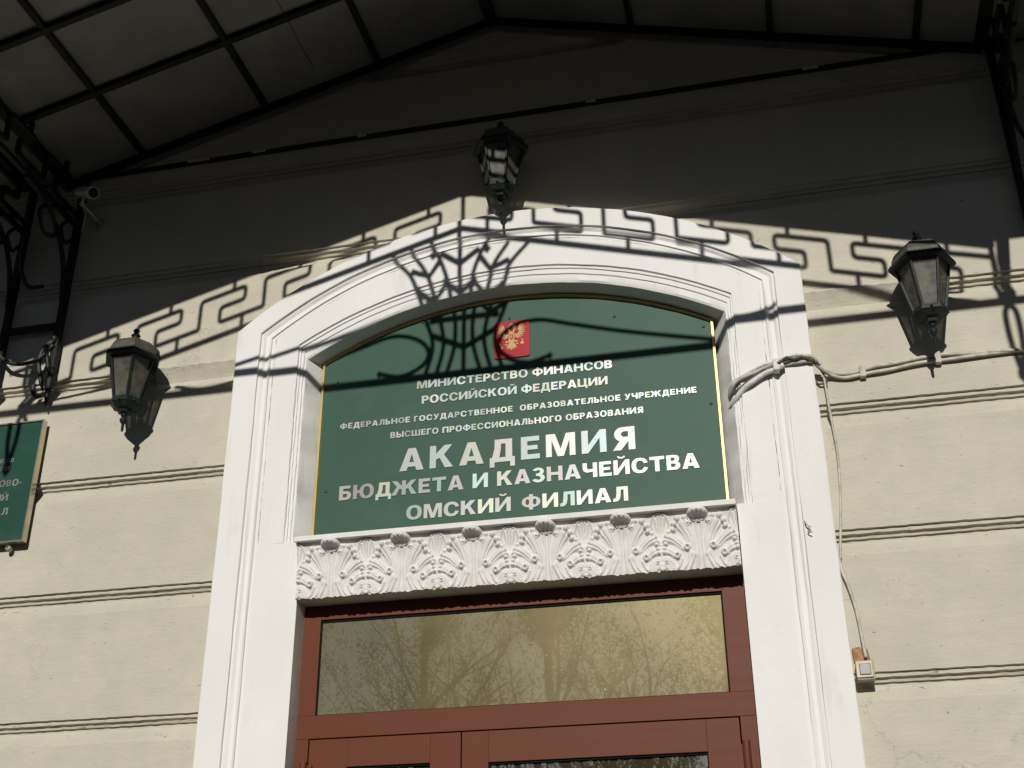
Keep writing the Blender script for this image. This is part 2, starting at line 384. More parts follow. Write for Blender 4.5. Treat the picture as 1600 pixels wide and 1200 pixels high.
# backs of the surround
sm.box(XC - 0.902, XC - 0.76, 0.02, 0.10, 3.083, 3.80); sm.box(XC + 0.76, XC + 0.902, 0.02, 0.10, 3.083, 3.80)
so_ = sm.build('door_surround', 'white', smooth=True, autosmooth=radians(32))
tag(so_, 'white plastered arched surround framing the doorway and the green sign', 'door surround')

# ------------------------------------------------------------------ carved lintel with acanthus relief
def lintel():
    U, H = 0.2475, 0.190
    x0, x1, zb = -0.722, 0.769, 2.872
    nu, nz = 176, 136
    xs = (np.arange(nu * 3 + 0) + 0.0)
    gx = np.linspace(-U / 2, U / 2, nu, endpoint=False); gz = np.linspace(0, H, nz)
    X, Z = np.meshgrid(gx, gz); A = np.abs(X)
    h = np.zeros_like(X)
    def dist(pts):
        best = np.full_like(A, 9.0); tt = np.zeros_like(A); n = len(pts) - 1
        for i in range(n):
            (ax, az), (bx, bz) = pts[i], pts[i + 1]; dx, dz = bx - ax, bz - az
            t = np.clip(((A - ax) * dx + (Z - az) * dz) / (dx * dx + dz * dz), 0, 1)
            d = np.hypot(A - ax - t * dx, Z - az - t * dz)
            m = d < best; best = np.where(m, d, best); tt = np.where(m, (i + t) / n, tt)
        return best, tt
    def sp2(p, n=5): return [(q[0], q[1]) for q in spline([(a, b, 0) for a, b in p], n)]
    def stroke(p, r0, r1, hh, vein=0.0, h1=None):
        nonlocal h
        d, t = dist(sp2(p)); r = r0 + (r1 - r0) * t; H_ = hh + ((h1 if h1 is not None else hh) - hh) * t
        b = H_ * np.sqrt(np.clip(1 - (d / r) ** 2, 0, 1))
        if vein: b = b - vein * np.clip(1 - d / (r * .34), 0, 1)
        h = np.maximum(h, b)
    # sweeping stems
    stroke([(.014, -.004), (.009, .045), (.007, .10), (.009, .15)], .0045, .0035, .006)
    stroke([(.044, -.004), (.024, .040), (.018, .085), (.028, .122), (.052, .150)], .0055, .005, .007)
    stroke([(.064, -.004), (.042, .024), (.032, .060)], .0055, .005, .007)
    stroke([(.092, -.004), (.072, .012), (.062, .036)], .0055, .005, .007)
    # broad convex leaf tiers with ruffled tips
    def dome(cx, cz, r, hh, ez=1.0):
        nonlocal h
        d = np.hypot(A - cx, (Z - cz) * ez); h = np.maximum(h, hh * np.sqrt(np.clip(1 - (d / r) ** 2, 0, 1)))
    def groove(p, r, dep):
        nonlocal h
        d, t = dist(sp2(p)); h = h - dep * np.clip(1 - (d / r) ** 2, 0, 1) * np.clip((h + .002) / .006, 0, 1)
    stroke([(.024, .050), (.031, .100), (.052, .146)], .013, .0225, .008, 0, .014)
    for cx, cz, r, hh in ((.047, .166, .0095, .014), (.066, .163, .0115, .019), (.078, .148, .0110, .018), (.084, .131, .0105, .017)): dome(cx, cz, r, hh)
    groove([(.022, .055), (.030, .105), (.050, .160)], .0026, .006)
    groove([(.028, .060), (.042, .106), (.070, .152)], .0026, .006)
    groove([(.036, .082), (.056, .116), (.078, .136)], .0026, .006)
    groove([(.040, .082), (.058, .104), (.088, .122)], .0036, .007)
    stroke([(.050, .070), (.074, .094), (.096, .106)], .010, .0175, .008, 0, .016)
    for cx, cz, r, hh in ((.100, .121, .0100, .018), (.111, .113, .0095, .018), (.114, .098, .0090, .018), (.110, .086, .0080, .016)): dome(cx, cz, r, hh)
    groove([(.054, .076), (.080, .104), (.104, .122)], .0024, .005)
    groove([(.060, .072), (.086, .094), (.114, .106)], .0024, .006)
    groove([(.070, .062), (.090, .077), (.116, .080)], .0034, .007)
    stroke([(.082, .048), (.100, .060)], .011, .0150, .010, 0, .016)
    for cx, cz, r, hh in ((.113, .071, .0085, .018), (.116, .059, .0085, .018)): dome(cx, cz, r, hh)
    groove([(.086, .050), (.102, .062), (.116, .066)], .0022, .005)
    groove([(.092, .044), (.106, .049), (.120, .048)], .0028, .006)
    stroke([(.088, .010), (.098, .026), (.112, .036)], .011, .0130, .009, .003, .013)
    stroke([(.098, .002), (.108, .014), (.117, .020)], .008, .0100, .008, .003, .012)
    dome(.1205, .006, .007, .012)
    stroke([(.026, .152), (.036, .170)], .005, .006, .010)
    # eyelets: a ring round a drilled hole
    for (ex, ez, rr) in ((.041, .072, .0085), (.074, .047, .0085), (.1095, .027, .0050), (.034, .146, .005)):
        d = np.hypot(A - ex, (Z - ez) * .8)
        h = np.maximum(h, .015 * np.sqrt(np.clip(1 - ((d - rr * .72) / (rr * .55)) ** 2, 0, 1)))
        h = np.where(d < rr * .42, -.004, h)
    # palmette between two leaves
    c = U / 2
    fan = (A > c - .031 + np.clip(.155 - Z, 0, 1) * .42) & (Z > .088) & ((A - c) ** 2 / .03 ** 2 + np.clip(Z - .150, 0, 1) ** 2 / .034 ** 2 < 1)
    h = np.where(fan, np.maximum(h * .3, .002), h)
    stroke([(c - .005, .098), (c - .020, .130), (c - .029, .152)], .0022, .003, .008)
    stroke([(c - .029, .152), (c - .023, .172), (c - .010, .183), (c, .1845)], .003, .003, .009)
    stroke([(c - .003, .10), (c - .012, .14), (c - .016, .170)], .0016, .0026, .009)
    stroke([(c - .0005, .10), (c - .004, .15), (c - .005, .178)], .0016, .0026, .009)
    stroke([(c, -.004), (c, .05), (c, .10)], .004, .006, .011)
    # smooth a little
    for _ in range(2):
        h = (h + np.roll(h, 1, 1) + np.roll(h, -1, 1) + np.vstack([h[:1], h[:-1]]) + np.vstack([h[1:], h[-1:]])) / 5
    reps = int(round((x1 - x0) / U)); W = np.tile(h, (1, reps)); nx = W.shape[1]
    xx = x0 + (x1 - x0) * np.arange(nx) / (nx - 1)
    rs = np.random.RandomState(5)
    lum = sum(np.sin(xx[None, :] * f + rs.rand() * 6) * np.sin(gz[:, None] * g + rs.rand() * 6) for f, g in ((9, 20), (31, 45), (67, 90))) * .0009
    W = W * 0.92 + lum
    q = gz / H
    base = -.056 - .008 * np.sin(q * pi * .7) - .026 * np.clip((q - .5) / .5, 0, 1) ** 2
    Y = base[:, None] - W
    zz = zb + gz[:, None] + 0 * xx[None, :]
    zz[0] += .0011 * np.sin(xx * 61) + .0011 * np.sin(xx * 143 + 1) + .0009 * np.sin(xx * 331)
    V = np.stack([np.broadcast_to(xx[None, :], Y.shape), Y, zz], -1).reshape(-1, 3)
    idx = np.arange(nz * nx).reshape(nz, nx)
    F = np.stack([idx[:-1, :-1], idx[:-1, 1:], idx[1:, 1:], idx[1:, :-1]], -1).reshape(-1, 4)
    mb = MB(); mb.add(V.tolist(), F.tolist())
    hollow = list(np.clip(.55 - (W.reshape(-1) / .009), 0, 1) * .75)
    # soffit (joined to the ragged front edge), fillet on top, ends
    front = [tuple(V[i]) for i in range(nx)]
    n0 = len(mb.v)
    mb.add(front + [(p[0], 0.047, zb) for p in front], [(i, nx + i, nx + i + 1, i + 1) for i in range(nx - 1)])
    zt = zb + H
    mb.box(x0 - .001, x1 + .001, -.110, 0.026, zt - .001, zt + .016)
    mb.box(x0, x1, -.044, 0.045, zb + .004, zt - .002)
    for xe in (x0, x1):
        col = [tuple(V[idx[j, 0 if xe == x0 else nx - 1]]) for j in range(nz)]
        mb.add(col + [(xe, 0.045, p[2]) for p in col], [(j, j + 1, nz + j + 1, nz + j) for j in range(nz - 1)])
    # overhanging leaf tips
    for k in range(reps):
        cx = x0 + U * (k + .5) * ((x1 - x0) / (U * reps)); nu_ = 28
        # hooded leaf tip: rows from the top rim, over the bulging crown, to the undercut root
        rows = [(.024, .028, .004), (.0315, .042, .002), (.036, .0475, -.005), (.0365, .0475, -.012), (.034, .040, -.0175), (.027, .024, -.0205), (.016, .009, -.028), (.004, .000, -.040)]
        vs = []
        for (hw, pr, dz) in rows:
            for j in range(nu_ + 1):
                t = -1 + 2 * j / nu_
                e = sqrt(max(0, 1 - t * t)); sc = 1 + .035 * cos(t * 16) * (1 if dz < -.01 else .4)
                vs.append((cx + hw * t, -.078 - pr * e * sc, zt + dz - .007 * (1 - e) * (1 if dz > -.03 else 0) + .0014 * cos(t * 16) * (-.03 < dz < -.015)))
        m_ = nu_ + 1
        fs = [(i * m_ + j, i * m_ + j + 1, (i + 1) * m_ + j + 1, (i + 1) * m_ + j) for i in range(len(rows) - 1) for j in range(nu_)]
        mb.add(vs, fs)
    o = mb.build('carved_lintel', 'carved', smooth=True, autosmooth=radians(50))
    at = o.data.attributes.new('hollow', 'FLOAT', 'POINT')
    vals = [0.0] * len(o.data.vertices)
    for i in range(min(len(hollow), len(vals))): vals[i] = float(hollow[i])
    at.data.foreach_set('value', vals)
    tag(o, 'white lintel carved with acanthus leaves and palmettes above the brown door', 'lintel')
lintel()

# ------------------------------------------------------------------ lettering: heavy grotesque drawn as outlines
def ell(cx, cy, rx, ry, e=2.25, n=28):
    out = []
    for i in range(n):
        a = 2 * pi * i / n; c, s = cos(a), sin(a)
        out.append((cx + rx * math.copysign(abs(c) ** (2 / e), c), cy + ry * math.copysign(abs(s) ** (2 / e), s)))
    return out
def rc(x0, y0, x1, y1): return [(x0, y0), (x1, y0), (x1, y1), (x0, y1)]
def bowl(x0, y0, x1, y1, n=10):
    r = (y1 - y0) / 2; rx = min(r * 1.05, (x1 - x0) * .8)
    return [(x0, y0)] + [(x1 - rx + rx * sin(pi * i / n), (y0 + y1) / 2 - r * cos(pi * i / n)) for i in range(n + 1)] + [(x0, y1)]
def arc(cx, cy, rx, ry, a0, a1, tx, ty, n=14):
    o, i_ = [], []
    for k in range(n + 1):
        a = radians(a0 + (a1 - a0) * k / n); o.append((cx + (rx + tx / 2) * cos(a), cy + (ry + ty / 2) * sin(a))); i_.append((cx + (rx - tx / 2) * cos(a), cy + (ry - ty / 2) * sin(a)))
    return o + i_[::-1]
def mir(p, w): return [(w - x, y) for x, y in p][::-1]
SOFT = ([rc(0, 0, 27, 100), bowl(0, 0, 82, 61)], [bowl(27, 19, 55, 42)])
BREVE = arc(51, 128, 20, 14, 190, 350, 12, 11)
II = [rc(0, 0, 27, 100), rc(75, 0, 102, 100), [(26, 0), (76, 66), (76, 100), (26, 34)]]
KR = [[(26, 36), (46, 46), (60, 56), (97, 100), (63, 100), (26, 62)], [(40, 50), (66, 0), (101, 0), (60, 60)]]
GL = {  # char: (solids, holes, width)
 'А': ([[(0, 0), (31, 0), (36, 17), (69, 17), (74, 0), (105, 0), (69, 100), (36, 100)]], [[(42, 37), (63, 37), (52.5, 75)]], 105),
 'Б': ([rc(0, 0, 27, 100), rc(0, 80, 76, 100), bowl(0, 0, 84, 62)], [bowl(27, 19, 57, 43)], 84),
 'В': ([rc(0, 0, 27, 100), bowl(0, 46, 80, 100), bowl(0, 0, 85, 56)], [bowl(27, 61, 53, 82), bowl(27, 19, 57, 42)], 85),
 'Г': ([rc(0, 0, 27, 100), rc(0, 79, 70, 100)], [], 70),
 'Д': ([rc(0, -22, 20, 20), rc(86, -22, 106, 20), rc(0, 0, 106, 20), [(9, 18), (40, 18), (46, 50), (48, 80), (67, 80), (67, 18), (95, 18), (95, 100), (21, 100), (20, 60)]], [], 106),
 'Е': ([rc(0, 0, 27, 100), rc(0, 79, 77, 100), rc(0, 41, 70, 60), rc(0, 0, 79, 21)], [], 79),
 'Ж': ([rc(60, 0, 87, 100)] + [[(x + 60, y) for x, y in p] for p in KR] + [mir([(x + 60, y) for x, y in p], 147) for p in KR], [], 161),
 'З': ([arc(38, 73, 26, 19, 158, -90, 25, 17), rc(24, 44, 44, 61), arc(39, 29, 29, 21, 90, -160, 27, 18)], [], 82),
 'И': (II, [], 102), 'Й': (II + [BREVE], [], 102),
 'К': ([rc(0, 0, 27, 100)] + KR, [], 101),
 'Л': ([rc(68, 0, 95, 100), rc(24, 79, 95, 100), [(0, -1), (12, -2), (30, 2), (42, 16), (48, 45), (50, 100), (24, 100), (22, 55), (18, 28), (10, 20), (0, 20)]], [], 95),
 'М': ([rc(0, 0, 24, 100), rc(98, 0, 122, 100), [(14, 100), (48, 0), (72, 0), (38, 100)], [(84, 100), (50, 0), (74, 0), (108, 100)]], [], 122),
 'Н': ([rc(0, 0, 27, 100), rc(75, 0, 102, 100), rc(0, 40, 102, 60)], [], 102),
 'О': ([ell(53, 50, 53, 52)], [ell(53, 50, 25, 33)], 106),
 'П': ([rc(0, 0, 27, 100), rc(73, 0, 100, 100), rc(0, 79, 100, 100)], [], 100),
 'Р': ([rc(0, 0, 27, 100), bowl(0, 36, 83, 100)], [bowl(27, 56, 55, 81)], 83),
 'С': ([ell(52, 50, 52, 52)], [ell(54, 50, 26, 33), [(62, 38), (110, 32), (110, 66), (62, 62)]], 102),
 'Т': ([rc(0, 79, 93, 100), rc(33, 0, 60, 100)], [], 93),
 'У': ([[(0, 100), (31, 100), (64, 36), (40, 24)], [(98, 100), (69, 100), (38, 24), (28, 19), (12, 20), (12, -1), (34, -3), (50, 3), (60, 16)]], [], 98),
 'Ф': ([ell(61, 50, 61, 39), rc(48, -4, 74, 104)], [ell(37, 50, 12, 20), ell(85, 50, 12, 20)], 122),
 'Ц': ([rc(0, 0, 27, 100), rc(72, 0, 99, 100), rc(0, 0, 110, 20), rc(90, -22, 110, 20)], [], 110),
 'Ч': ([rc(66, 0, 93, 100), [(0, 100), (0, 62), (7, 44), (26, 34), (67, 38), (67, 58), (36, 55), (27, 66), (27, 100)]], [], 93),
 'Ш': ([rc(0, 0, 27, 100), rc(58, 0, 84, 100), rc(115, 0, 142, 100), rc(0, 0, 142, 21)], [], 142),
 'Ы': (SOFT[0] + [rc(92, 0, 119, 100)], SOFT[1], 119), 'Ь': (SOFT[0], SOFT[1], 82),
 'Ю': ([rc(0, 0, 27, 100), rc(20, 40, 56, 60), ell(94, 50, 50, 52)], [ell(94, 50, 23, 33)], 144),
 'Я': ([rc(64, 0, 91, 100), mir(bowl(0, 38, 84, 100), 91), [(0, 0), (33, 0), (66, 40), (66, 50), (32, 46)]], [mir(bowl(27, 57, 56, 81), 91)], 91),
 '-': ([rc(0, 27, 38, 48)], [], 38),
}
def flat_union(solids, holes):
    V, F = [], []
    for p in solids + holes:
        if sum(a[0] * b[1] - b[0] * a[1] for a, b in zip(p, p[1:] + p[:1])) < 0: p = p[::-1]
        o = len(V); V += [Vector(q) for q in p]; F.append(list(range(o, o + len(p))))
    v, e, f, ov, oe, of = delaunay_2d_cdt(V, [], F, 0, 1e-4)
    ns = len(solids)
    keep = [tuple(t) for t, src in zip(f, of) if src and any(s < ns for s in src) and not any(s >= ns for s in src)]
    return [tuple(p) for p in v], keep
_gc = {}
def glyph(c):
    if c not in _gc:
        s, h, wd = GL[c]; _gc[c] = (*flat_union(s, h), wd)
    return _gc[c]
FOILS = [(0.50, 0.48, 0.42), (0.43, 0.44, 0.41), (0.38, 0.50, 0.43), (0.52, 0.41, 0.40), (0.56, 0.54, 0.40), (0.38, 0.46, 0.53), (0.60, 0.58, 0.54), (0.40, 0.40, 0.39)]
def text_line(body, x0, x1, z, h, y, parent, track=12, space=42, thick=0.003, mat='foil', tint=None, seed=1):
    adv, pos = 0, []
    for c in body:
        if c == ' ': adv += space; continue
        pos.append((c, adv)); adv += glyph(c)[2] + track
    total = adv - track; sx = (x1 - x0) / total; sz = h / 100
    rnd = random.Random(seed * 31 + len(body)); vs, fs, cols = [], [], []
    for c, a in pos:
        v, f, wd = glyph(c); o = len(vs); n = len(v); col = FOILS[rnd.randrange(len(FOILS))]
        k = rnd.uniform(.36, .80); col = tuple(min(1, q * k) for q in col)
        vs += [(x0 + (a + p[0]) * sx, y, z + p[1] * sz) for p in v] + [(x0 + (a + p[0]) * sx, y + thick, z + p[1] * sz) for p in v]
        cnt = {}
        for t in f:
            fs.append(tuple(i + o for i in t))
            for i in range(3):
                ed = (t[i], t[(i + 1) % 3]); cnt[ed] = cnt.get(ed, 0) + 1
        for (i, j) in cnt:
            if (j, i) not in cnt: fs.append((o + i, o + n + i, o + n + j, o + j))
        cols += [col] * (2 * n)
    me = bpy.data.meshes.new('lettering'); me.from_pydata(vs, [], fs)
    at = me.attributes.new('foil', 'FLOAT_COLOR', 'POINT')
    at.data.foreach_set('color', [q for c in cols for q in (*c, 1)])
    me.materials.append(MAT[mat]); o = bpy.data.objects.new('lettering', me); COL.objects.link(o); o.parent = parent
    return o

# ------------------------------------------------------------------ the green name sign in the arch
sign = empty('name_sign', (0, 0, 0))
tag(sign, 'green arched sign board with silver Cyrillic lettering and red coat of arms', 'sign')
def arch_poly(hw, R, cz, z0, xc, n=40):
    a0 = math.asin(hw / R)
    return [(xc - hw, z0), (xc + hw, z0)] + [(xc + R * sin(a0 - 2 * a0 * i / n), cz + R * cos(a0 - 2 * a0 * i / n)) for i in range(n + 1)]
SX = 0.012
b_ = MB(); b_.prism(arch_poly(0.735, 1.50, 2.517, 3.081, SX), 0.045, 0.060); b_.build('board', 'green', sign)
tr = MB(); rows = []
for hw, R, cz, y in ((0.7335, 1.4985, 2.5165, 0.046), (0.7335, 1.4985, 2.5165, 0.0385), (0.7255, 1.4900, 2.5165, 0.0375), (0.7245, 1.4890, 2.5165, 0.046)):
    rows.append(ring_pts(hw, R, cz, y, 3.081, SX))
k = len(rows[0]); tr.add([p for r in rows for p in r], [(q * k + i, q * k + i + 1, (q + 1) * k + i + 1, (q + 1) * k + i) for q in range(3) for i in range(k - 1)])
tr.build('gold_edging', 'gold', sign)
YS = 0.0419
text_line('МИНИСТЕРСТВО ФИНАНСОВ', -0.349, 0.377, 3.6745, 0.0325, YS, sign, seed=1)
text_line('РОССИЙСКОЙ ФЕДЕРАЦИИ', -0.329, 0.358, 3.611, 0.0322, YS, sign, seed=2)
text_line('ФЕДЕРАЛЬНОЕ ГОСУДАРСТВЕННОЕ  ОБРАЗОВАТЕЛЬНОЕ УЧРЕЖДЕНИЕ', -0.640, 0.668, 3.542, 0.0225, YS, sign, track=18, space=50, seed=3)
text_line('ВЫСШЕГО ПРОФЕССИОНАЛЬНОГО ОБРАЗОВАНИЯ', -0.444, 0.478, 3.485, 0.0238, YS, sign, track=16, space=50, seed=4)
text_line('АКАДЕМИЯ', -0.405, 0.444, 3.3505, 0.0868, YS, sign, track=26, seed=5)
text_line('БЮДЖЕТА И КАЗНАЧЕЙСТВА', -0.628, 0.657, 3.260, 0.0545, YS, sign, track=13, space=48, seed=6)
text_line('ОМСКИЙ ФИЛИАЛ', -0.374, 0.410, 3.1635, 0.0525, YS, sign, track=13, space=60, seed=7)
for (x, z) in ((-0.027, 3.985), (0.002, 3.929), (0.394, 3.884), (0.711, 3.80), (0.744 - .03, 3.494), (-0.336, 3.955), (-0.68, 3.30), (-0.66, 3.74)):
    s = MB(); s.lathe([(.0055, 0), (.0055, .001), (.003, .003)], 10)
    so2 = s.build('screw', 'screw', sign, True); so2.rotation_euler = (pi / 2, 0, 0); so2.location = (x, 0.0452, z)
# coat of arms
def scaled(poly, s, cx, cz): return [(cx + x * s, cz + y * s) for x, y in poly]
ECX, ECZ, ES = 0.0105, 3.8365, 0.1335
plate = [(-.46, -.56), (-.07, -.575), (0, -.65), (.07, -.575), (.46, -.56), (.50, -.52), (.5, .57), (-.5, .57), (-.50, -.52)]
pl = MB(); pl.prism(scaled(plate, ES, ECX, ECZ), 0.0395, 0.0448); arms = pl.build('coat_of_arms', 'red', sign)
def leafp(x0, y0, x1, y1, wd):
    dx, dy = x1 - x0, y1 - y0; L = sqrt(dx * dx + dy * dy); nx, ny = -dy / L * wd, dx / L * wd
    return [(x0 - nx * .4, y0 - ny * .4), (x0 + dx * .6 - nx, y0 + dy * .6 - ny), (x1 - nx * .35, y1 - ny * .35), (x1 + nx * .35, y1 + ny * .35), (x0 + dx * .6 + nx, y0 + dy * .6 + ny), (x0 + nx * .4, y0 + ny * .4)]
def strokep(pts, wd):
    out = []
    for (x0, y0), (x1, y1) in zip(pts, pts[1:]): out.append(leafp(x0, y0, x1, y1, wd))
    return out
half = [ell(.075, .20, .032, .028, 2, 12), [(.09, .215), (.145, .20), (.10, .18)], [(.04, .24), (.11, .24), (.125, .285), (.075, .32), (.03, .285)]]
half += strokep([(.03, .08), (.065, .14), (.06, .2)], .026)
half += [leafp(.08, .06, .17, .02, .03), leafp(.16, .02, .24, .12, .03), leafp(.23, .1, .265, .25, .028), leafp(.10, .0, .2, -.03, .03)]
for (x, y, wd) in ((.275, .36, .018), (.325, .335, .018), (.365, .285, .018), (.388, .225, .018), (.395, .16, .018), (.385, .095, .018), (.36, .035, .018), (.32, -.015, .018), (.265, -.055, .018), (.2, -.075, .018)):
    half.append(leafp(.17 + (x - .27) * .35, .1 + (y - .1) * .3, x, y, wd))
half += strokep([(.05, -.12), (.12, -.15), (.17, -.13)], .03) + strokep([(.12, -.19), (.19, -.23)], .022)
half += [leafp(.03, -.17, .07, -.36, .03), leafp(.05, -.17, .135, -.33, .03)]
sol = [ell(0, -.02, .085, .17, 2, 18), [(-.055, .27), (.055, .27), (.075, .34), (0, .385), (-.075, .34)], leafp(0, -.16, 0, -.38, .035)]
sol += half + [[(-x, y) for x, y in p][::-1] for p in half]
sol += strokep([(-.385, -.06), (-.29, -.27)], .014) + [ell(-.275, -.30, .04, .05, 2, 10)]          # sceptre
sol += [ell(.30, -.20, .055, .045, 2, 14), rc(.29, -.17, .31, -.08), rc(.27, -.13, .33, -.112)]    # orb with cross
ev, ef = flat_union(sol, [])
def relief(name, v, f, y0, y1, mat, parent):
    mb = MB(); n = len(v); fs = [tuple(t) for t in f]; cnt = set((t[i], t[(i + 1) % 3]) for t in f for i in range(3))
    mb.v = [(ECX + p[0] * ES, y0, ECZ + .01 + p[1] * ES * 1.12) for p in v] + [(ECX + p[0] * ES, y1, ECZ + .01 + p[1] * ES * 1.12) for p in v]
    mb.f = fs + [(i, n + i, n + j, j) for (i, j) in cnt if (j, i) not in cnt]
    return mb.build(name, mat, parent)
relief('eagle', ev, ef, 0.0372, 0.0398, 'eagle', arms)
v2, f2 = flat_union([[(-.05, .06), (.05, .06), (.05, -.05), (0, -.095), (-.05, -.05)]], [])
relief('chest_shield', v2, f2, 0.0360, 0.0375, 'red', arms)
v3, f3 = flat_union([leafp(-.025, -.05, .02, .035, .02), leafp(.03, -.02, -.03, .0, .012), leafp(.0, -.06, .0, .04, .008)], [])
relief('horseman', v3, f3, 0.0352, 0.0362, 'eagle', arms)

# ------------------------------------------------------------------ plaque at the left edge
pq = empty('wall_plaque', (0, 0, 0))
tag(pq, 'green plaque with brass frame on the wall at the left edge', 'plaque')
px0, px1, pz0, pz1 = -2.56, -1.816, 3.180, 3.674
bq = MB(); bq.box(px0 + .005, px1 - .005, -0.040, -0.022, pz0 + .005, pz1 - .005); bq.build('board', 'green2', pq)
fq = MB()
for a in ((px0, px1, pz0, pz0 + .0055), (px0, px1, pz1 - .0055, pz1), (px0, px0 + .0055, pz0 + .0055, pz1 - .0055), (px1 - .0055, px1, pz0 + .0055, pz1 - .0055)):
    fq.box(a[0], a[1], -0.0455, -0.020, a[2], a[3])
fq.build('frame', simple('pale_brass', (0.62, 0.56, 0.40), 0.22, 0.75, 0.15, 18), pq)
def plq(t, xr, z, h, ls=14):
    wtot = sum((42 if c == ' ' else glyph(c)[2] + ls) for c in t) * h / 100 * .9
    text_line(t, xr - wtot, xr, z, h, -0.0428, pq, track=ls, seed=len(t), mat='foil')
plq('МИНИСТЕРСТВО ФИНАНСОВ', -1.916, 3.505, 0.018); plq('РОССИЙСКОЙ ФЕДЕРАЦИИ', -1.929, 3.473, 0.018)
plq('ОВО-', -1.866, 3.406, 0.027); plq('КИЙ', -1.912, 3.348, 0.028); plq('АЛ', -1.902, 3.291, 0.028)
for x in (-2.49, -1.882):
    s = MB(); s.lathe([(.011, 0), (.011, .012), (.007, .020)], 12); q = s.build('fixing_bolt', 'bellbox', pq, True); q.rotation_euler = (pi / 2, 0, 0); q.location = (x, -0.016, 3.162)
    s = MB(); s.tube([(x, 0.0, 3.166), (x, -0.036, 3.166)], .005, 8); s.build('standoff', 'bellbox', pq)
    s = MB(); s.tube([(x, 0.0, 3.6), (x, -0.032, 3.6)], .006, 8); s.build('standoff', 'bellbox', pq)

# ------------------------------------------------------------------ door with transom
dr = empty('entrance_door', (0, 0.05, 0.12))
tag(dr, 'brown red double door with a wide mirrored transom pane', 'door')
def dbuild(mb, name, mat, parent=dr, **k):
    o = mb.build(name, mat, None, **k); o.parent = parent
    o.matrix_parent_inverse = Matrix.Translation((0, -0.05, -0.12)) if parent is dr else Matrix.Identity(4)
    return o
FY = 0.051
fm = MB()
fm.box(-0.745, -0.665, FY, .11, 2.505, 2.8775); fm.box(0.693, 0.795, FY, .11, 2.505, 2.8775)
fm.box(-0.665, 0.693, FY, .11, 2.828, 2.8775); fm.box(-0.745, 0.795, FY - .0015, .11, 2.430, 2.505)
fm.box(-0.745, -0.682, FY, .11, .12, 2.430); fm.box(0.716, 0.795, FY, .11, .12, 2.430)
dbuild(fm, 'frame', 'brown', bevel=.0012)
gk = MB()
for a in ((-0.665, 0.693, 2.820, 2.828), (-0.665, 0.693, 2.505, 2.508), (-0.665, -0.661, 2.508, 2.820), (0.688, 0.693, 2.508, 2.820)):
    gk.box(a[0], a[1], .058, .09, a[2], a[3])
dbuild(gk, 'gasket', 'dark')
g = MB(); g.box(-0.661, 0.688, .0625, .072, 2.508, 2.820); dbuild(g, 'transom_pane', 'mirror')
def leaf(x0, x1, gx0, gx1, ztop):
    z0, z1, gz0 = .14, 2.4265, .55
    m = MB(); m.box(x0, gx0, FY, .10, z0, z1); m.box(gx1, x1, FY, .10, z0, z1); m.box(gx0, gx1, FY, .10, ztop, z1); m.box(gx0, gx1, FY, .10, z0, gz0)
    lf = dbuild(m, 'door_leaf', 'brown', bevel=.0012)
    gg = MB(); gg.box(gx0, gx1, .068, .076, gz0, ztop); dbuild(gg, 'glass_pane', 'mirror2', lf)
    gg = MB(); gg.box(gx0, gx1, .058, .067, ztop - .006, ztop); gg.box(gx0, gx0 + .004, .058, .067, gz0, ztop - .006); gg.box(gx1 - .004, gx1, .058, .067, gz0, ztop - .006); dbuild(gg, 'gasket', 'dark', lf)
    return lf
leaf(-0.678, -0.1665, -0.545, -0.267, 2.336); l2 = leaf(-0.1625, 0.712, -0.076, 0.611, 2.329)
for xh in (-.69, .728):
    for zh in (2.30, .5):
        hg = MB(); hg.lathe([(.012, 0), (.0125, .02), (.0125, .10), (.012, .104)], 12, (xh, .040, zh - .05)); hg.box(xh - .028, xh + .028, .042, .052, zh - .04, zh + .045)
        dbuild(hg, 'hinge', 'brown', smooth=True, autosmooth=.6)
dr.location = (0.003, 0.03, 0.114)
hd = MB(); hd.tube([(-.13, .05, 1.35), (-.13, .0, 1.33), (-.13, 0, 1.0), (-.13, .05, .98)], .011, 8); dbuild(hd, 'handle', 'ironworn', l2)

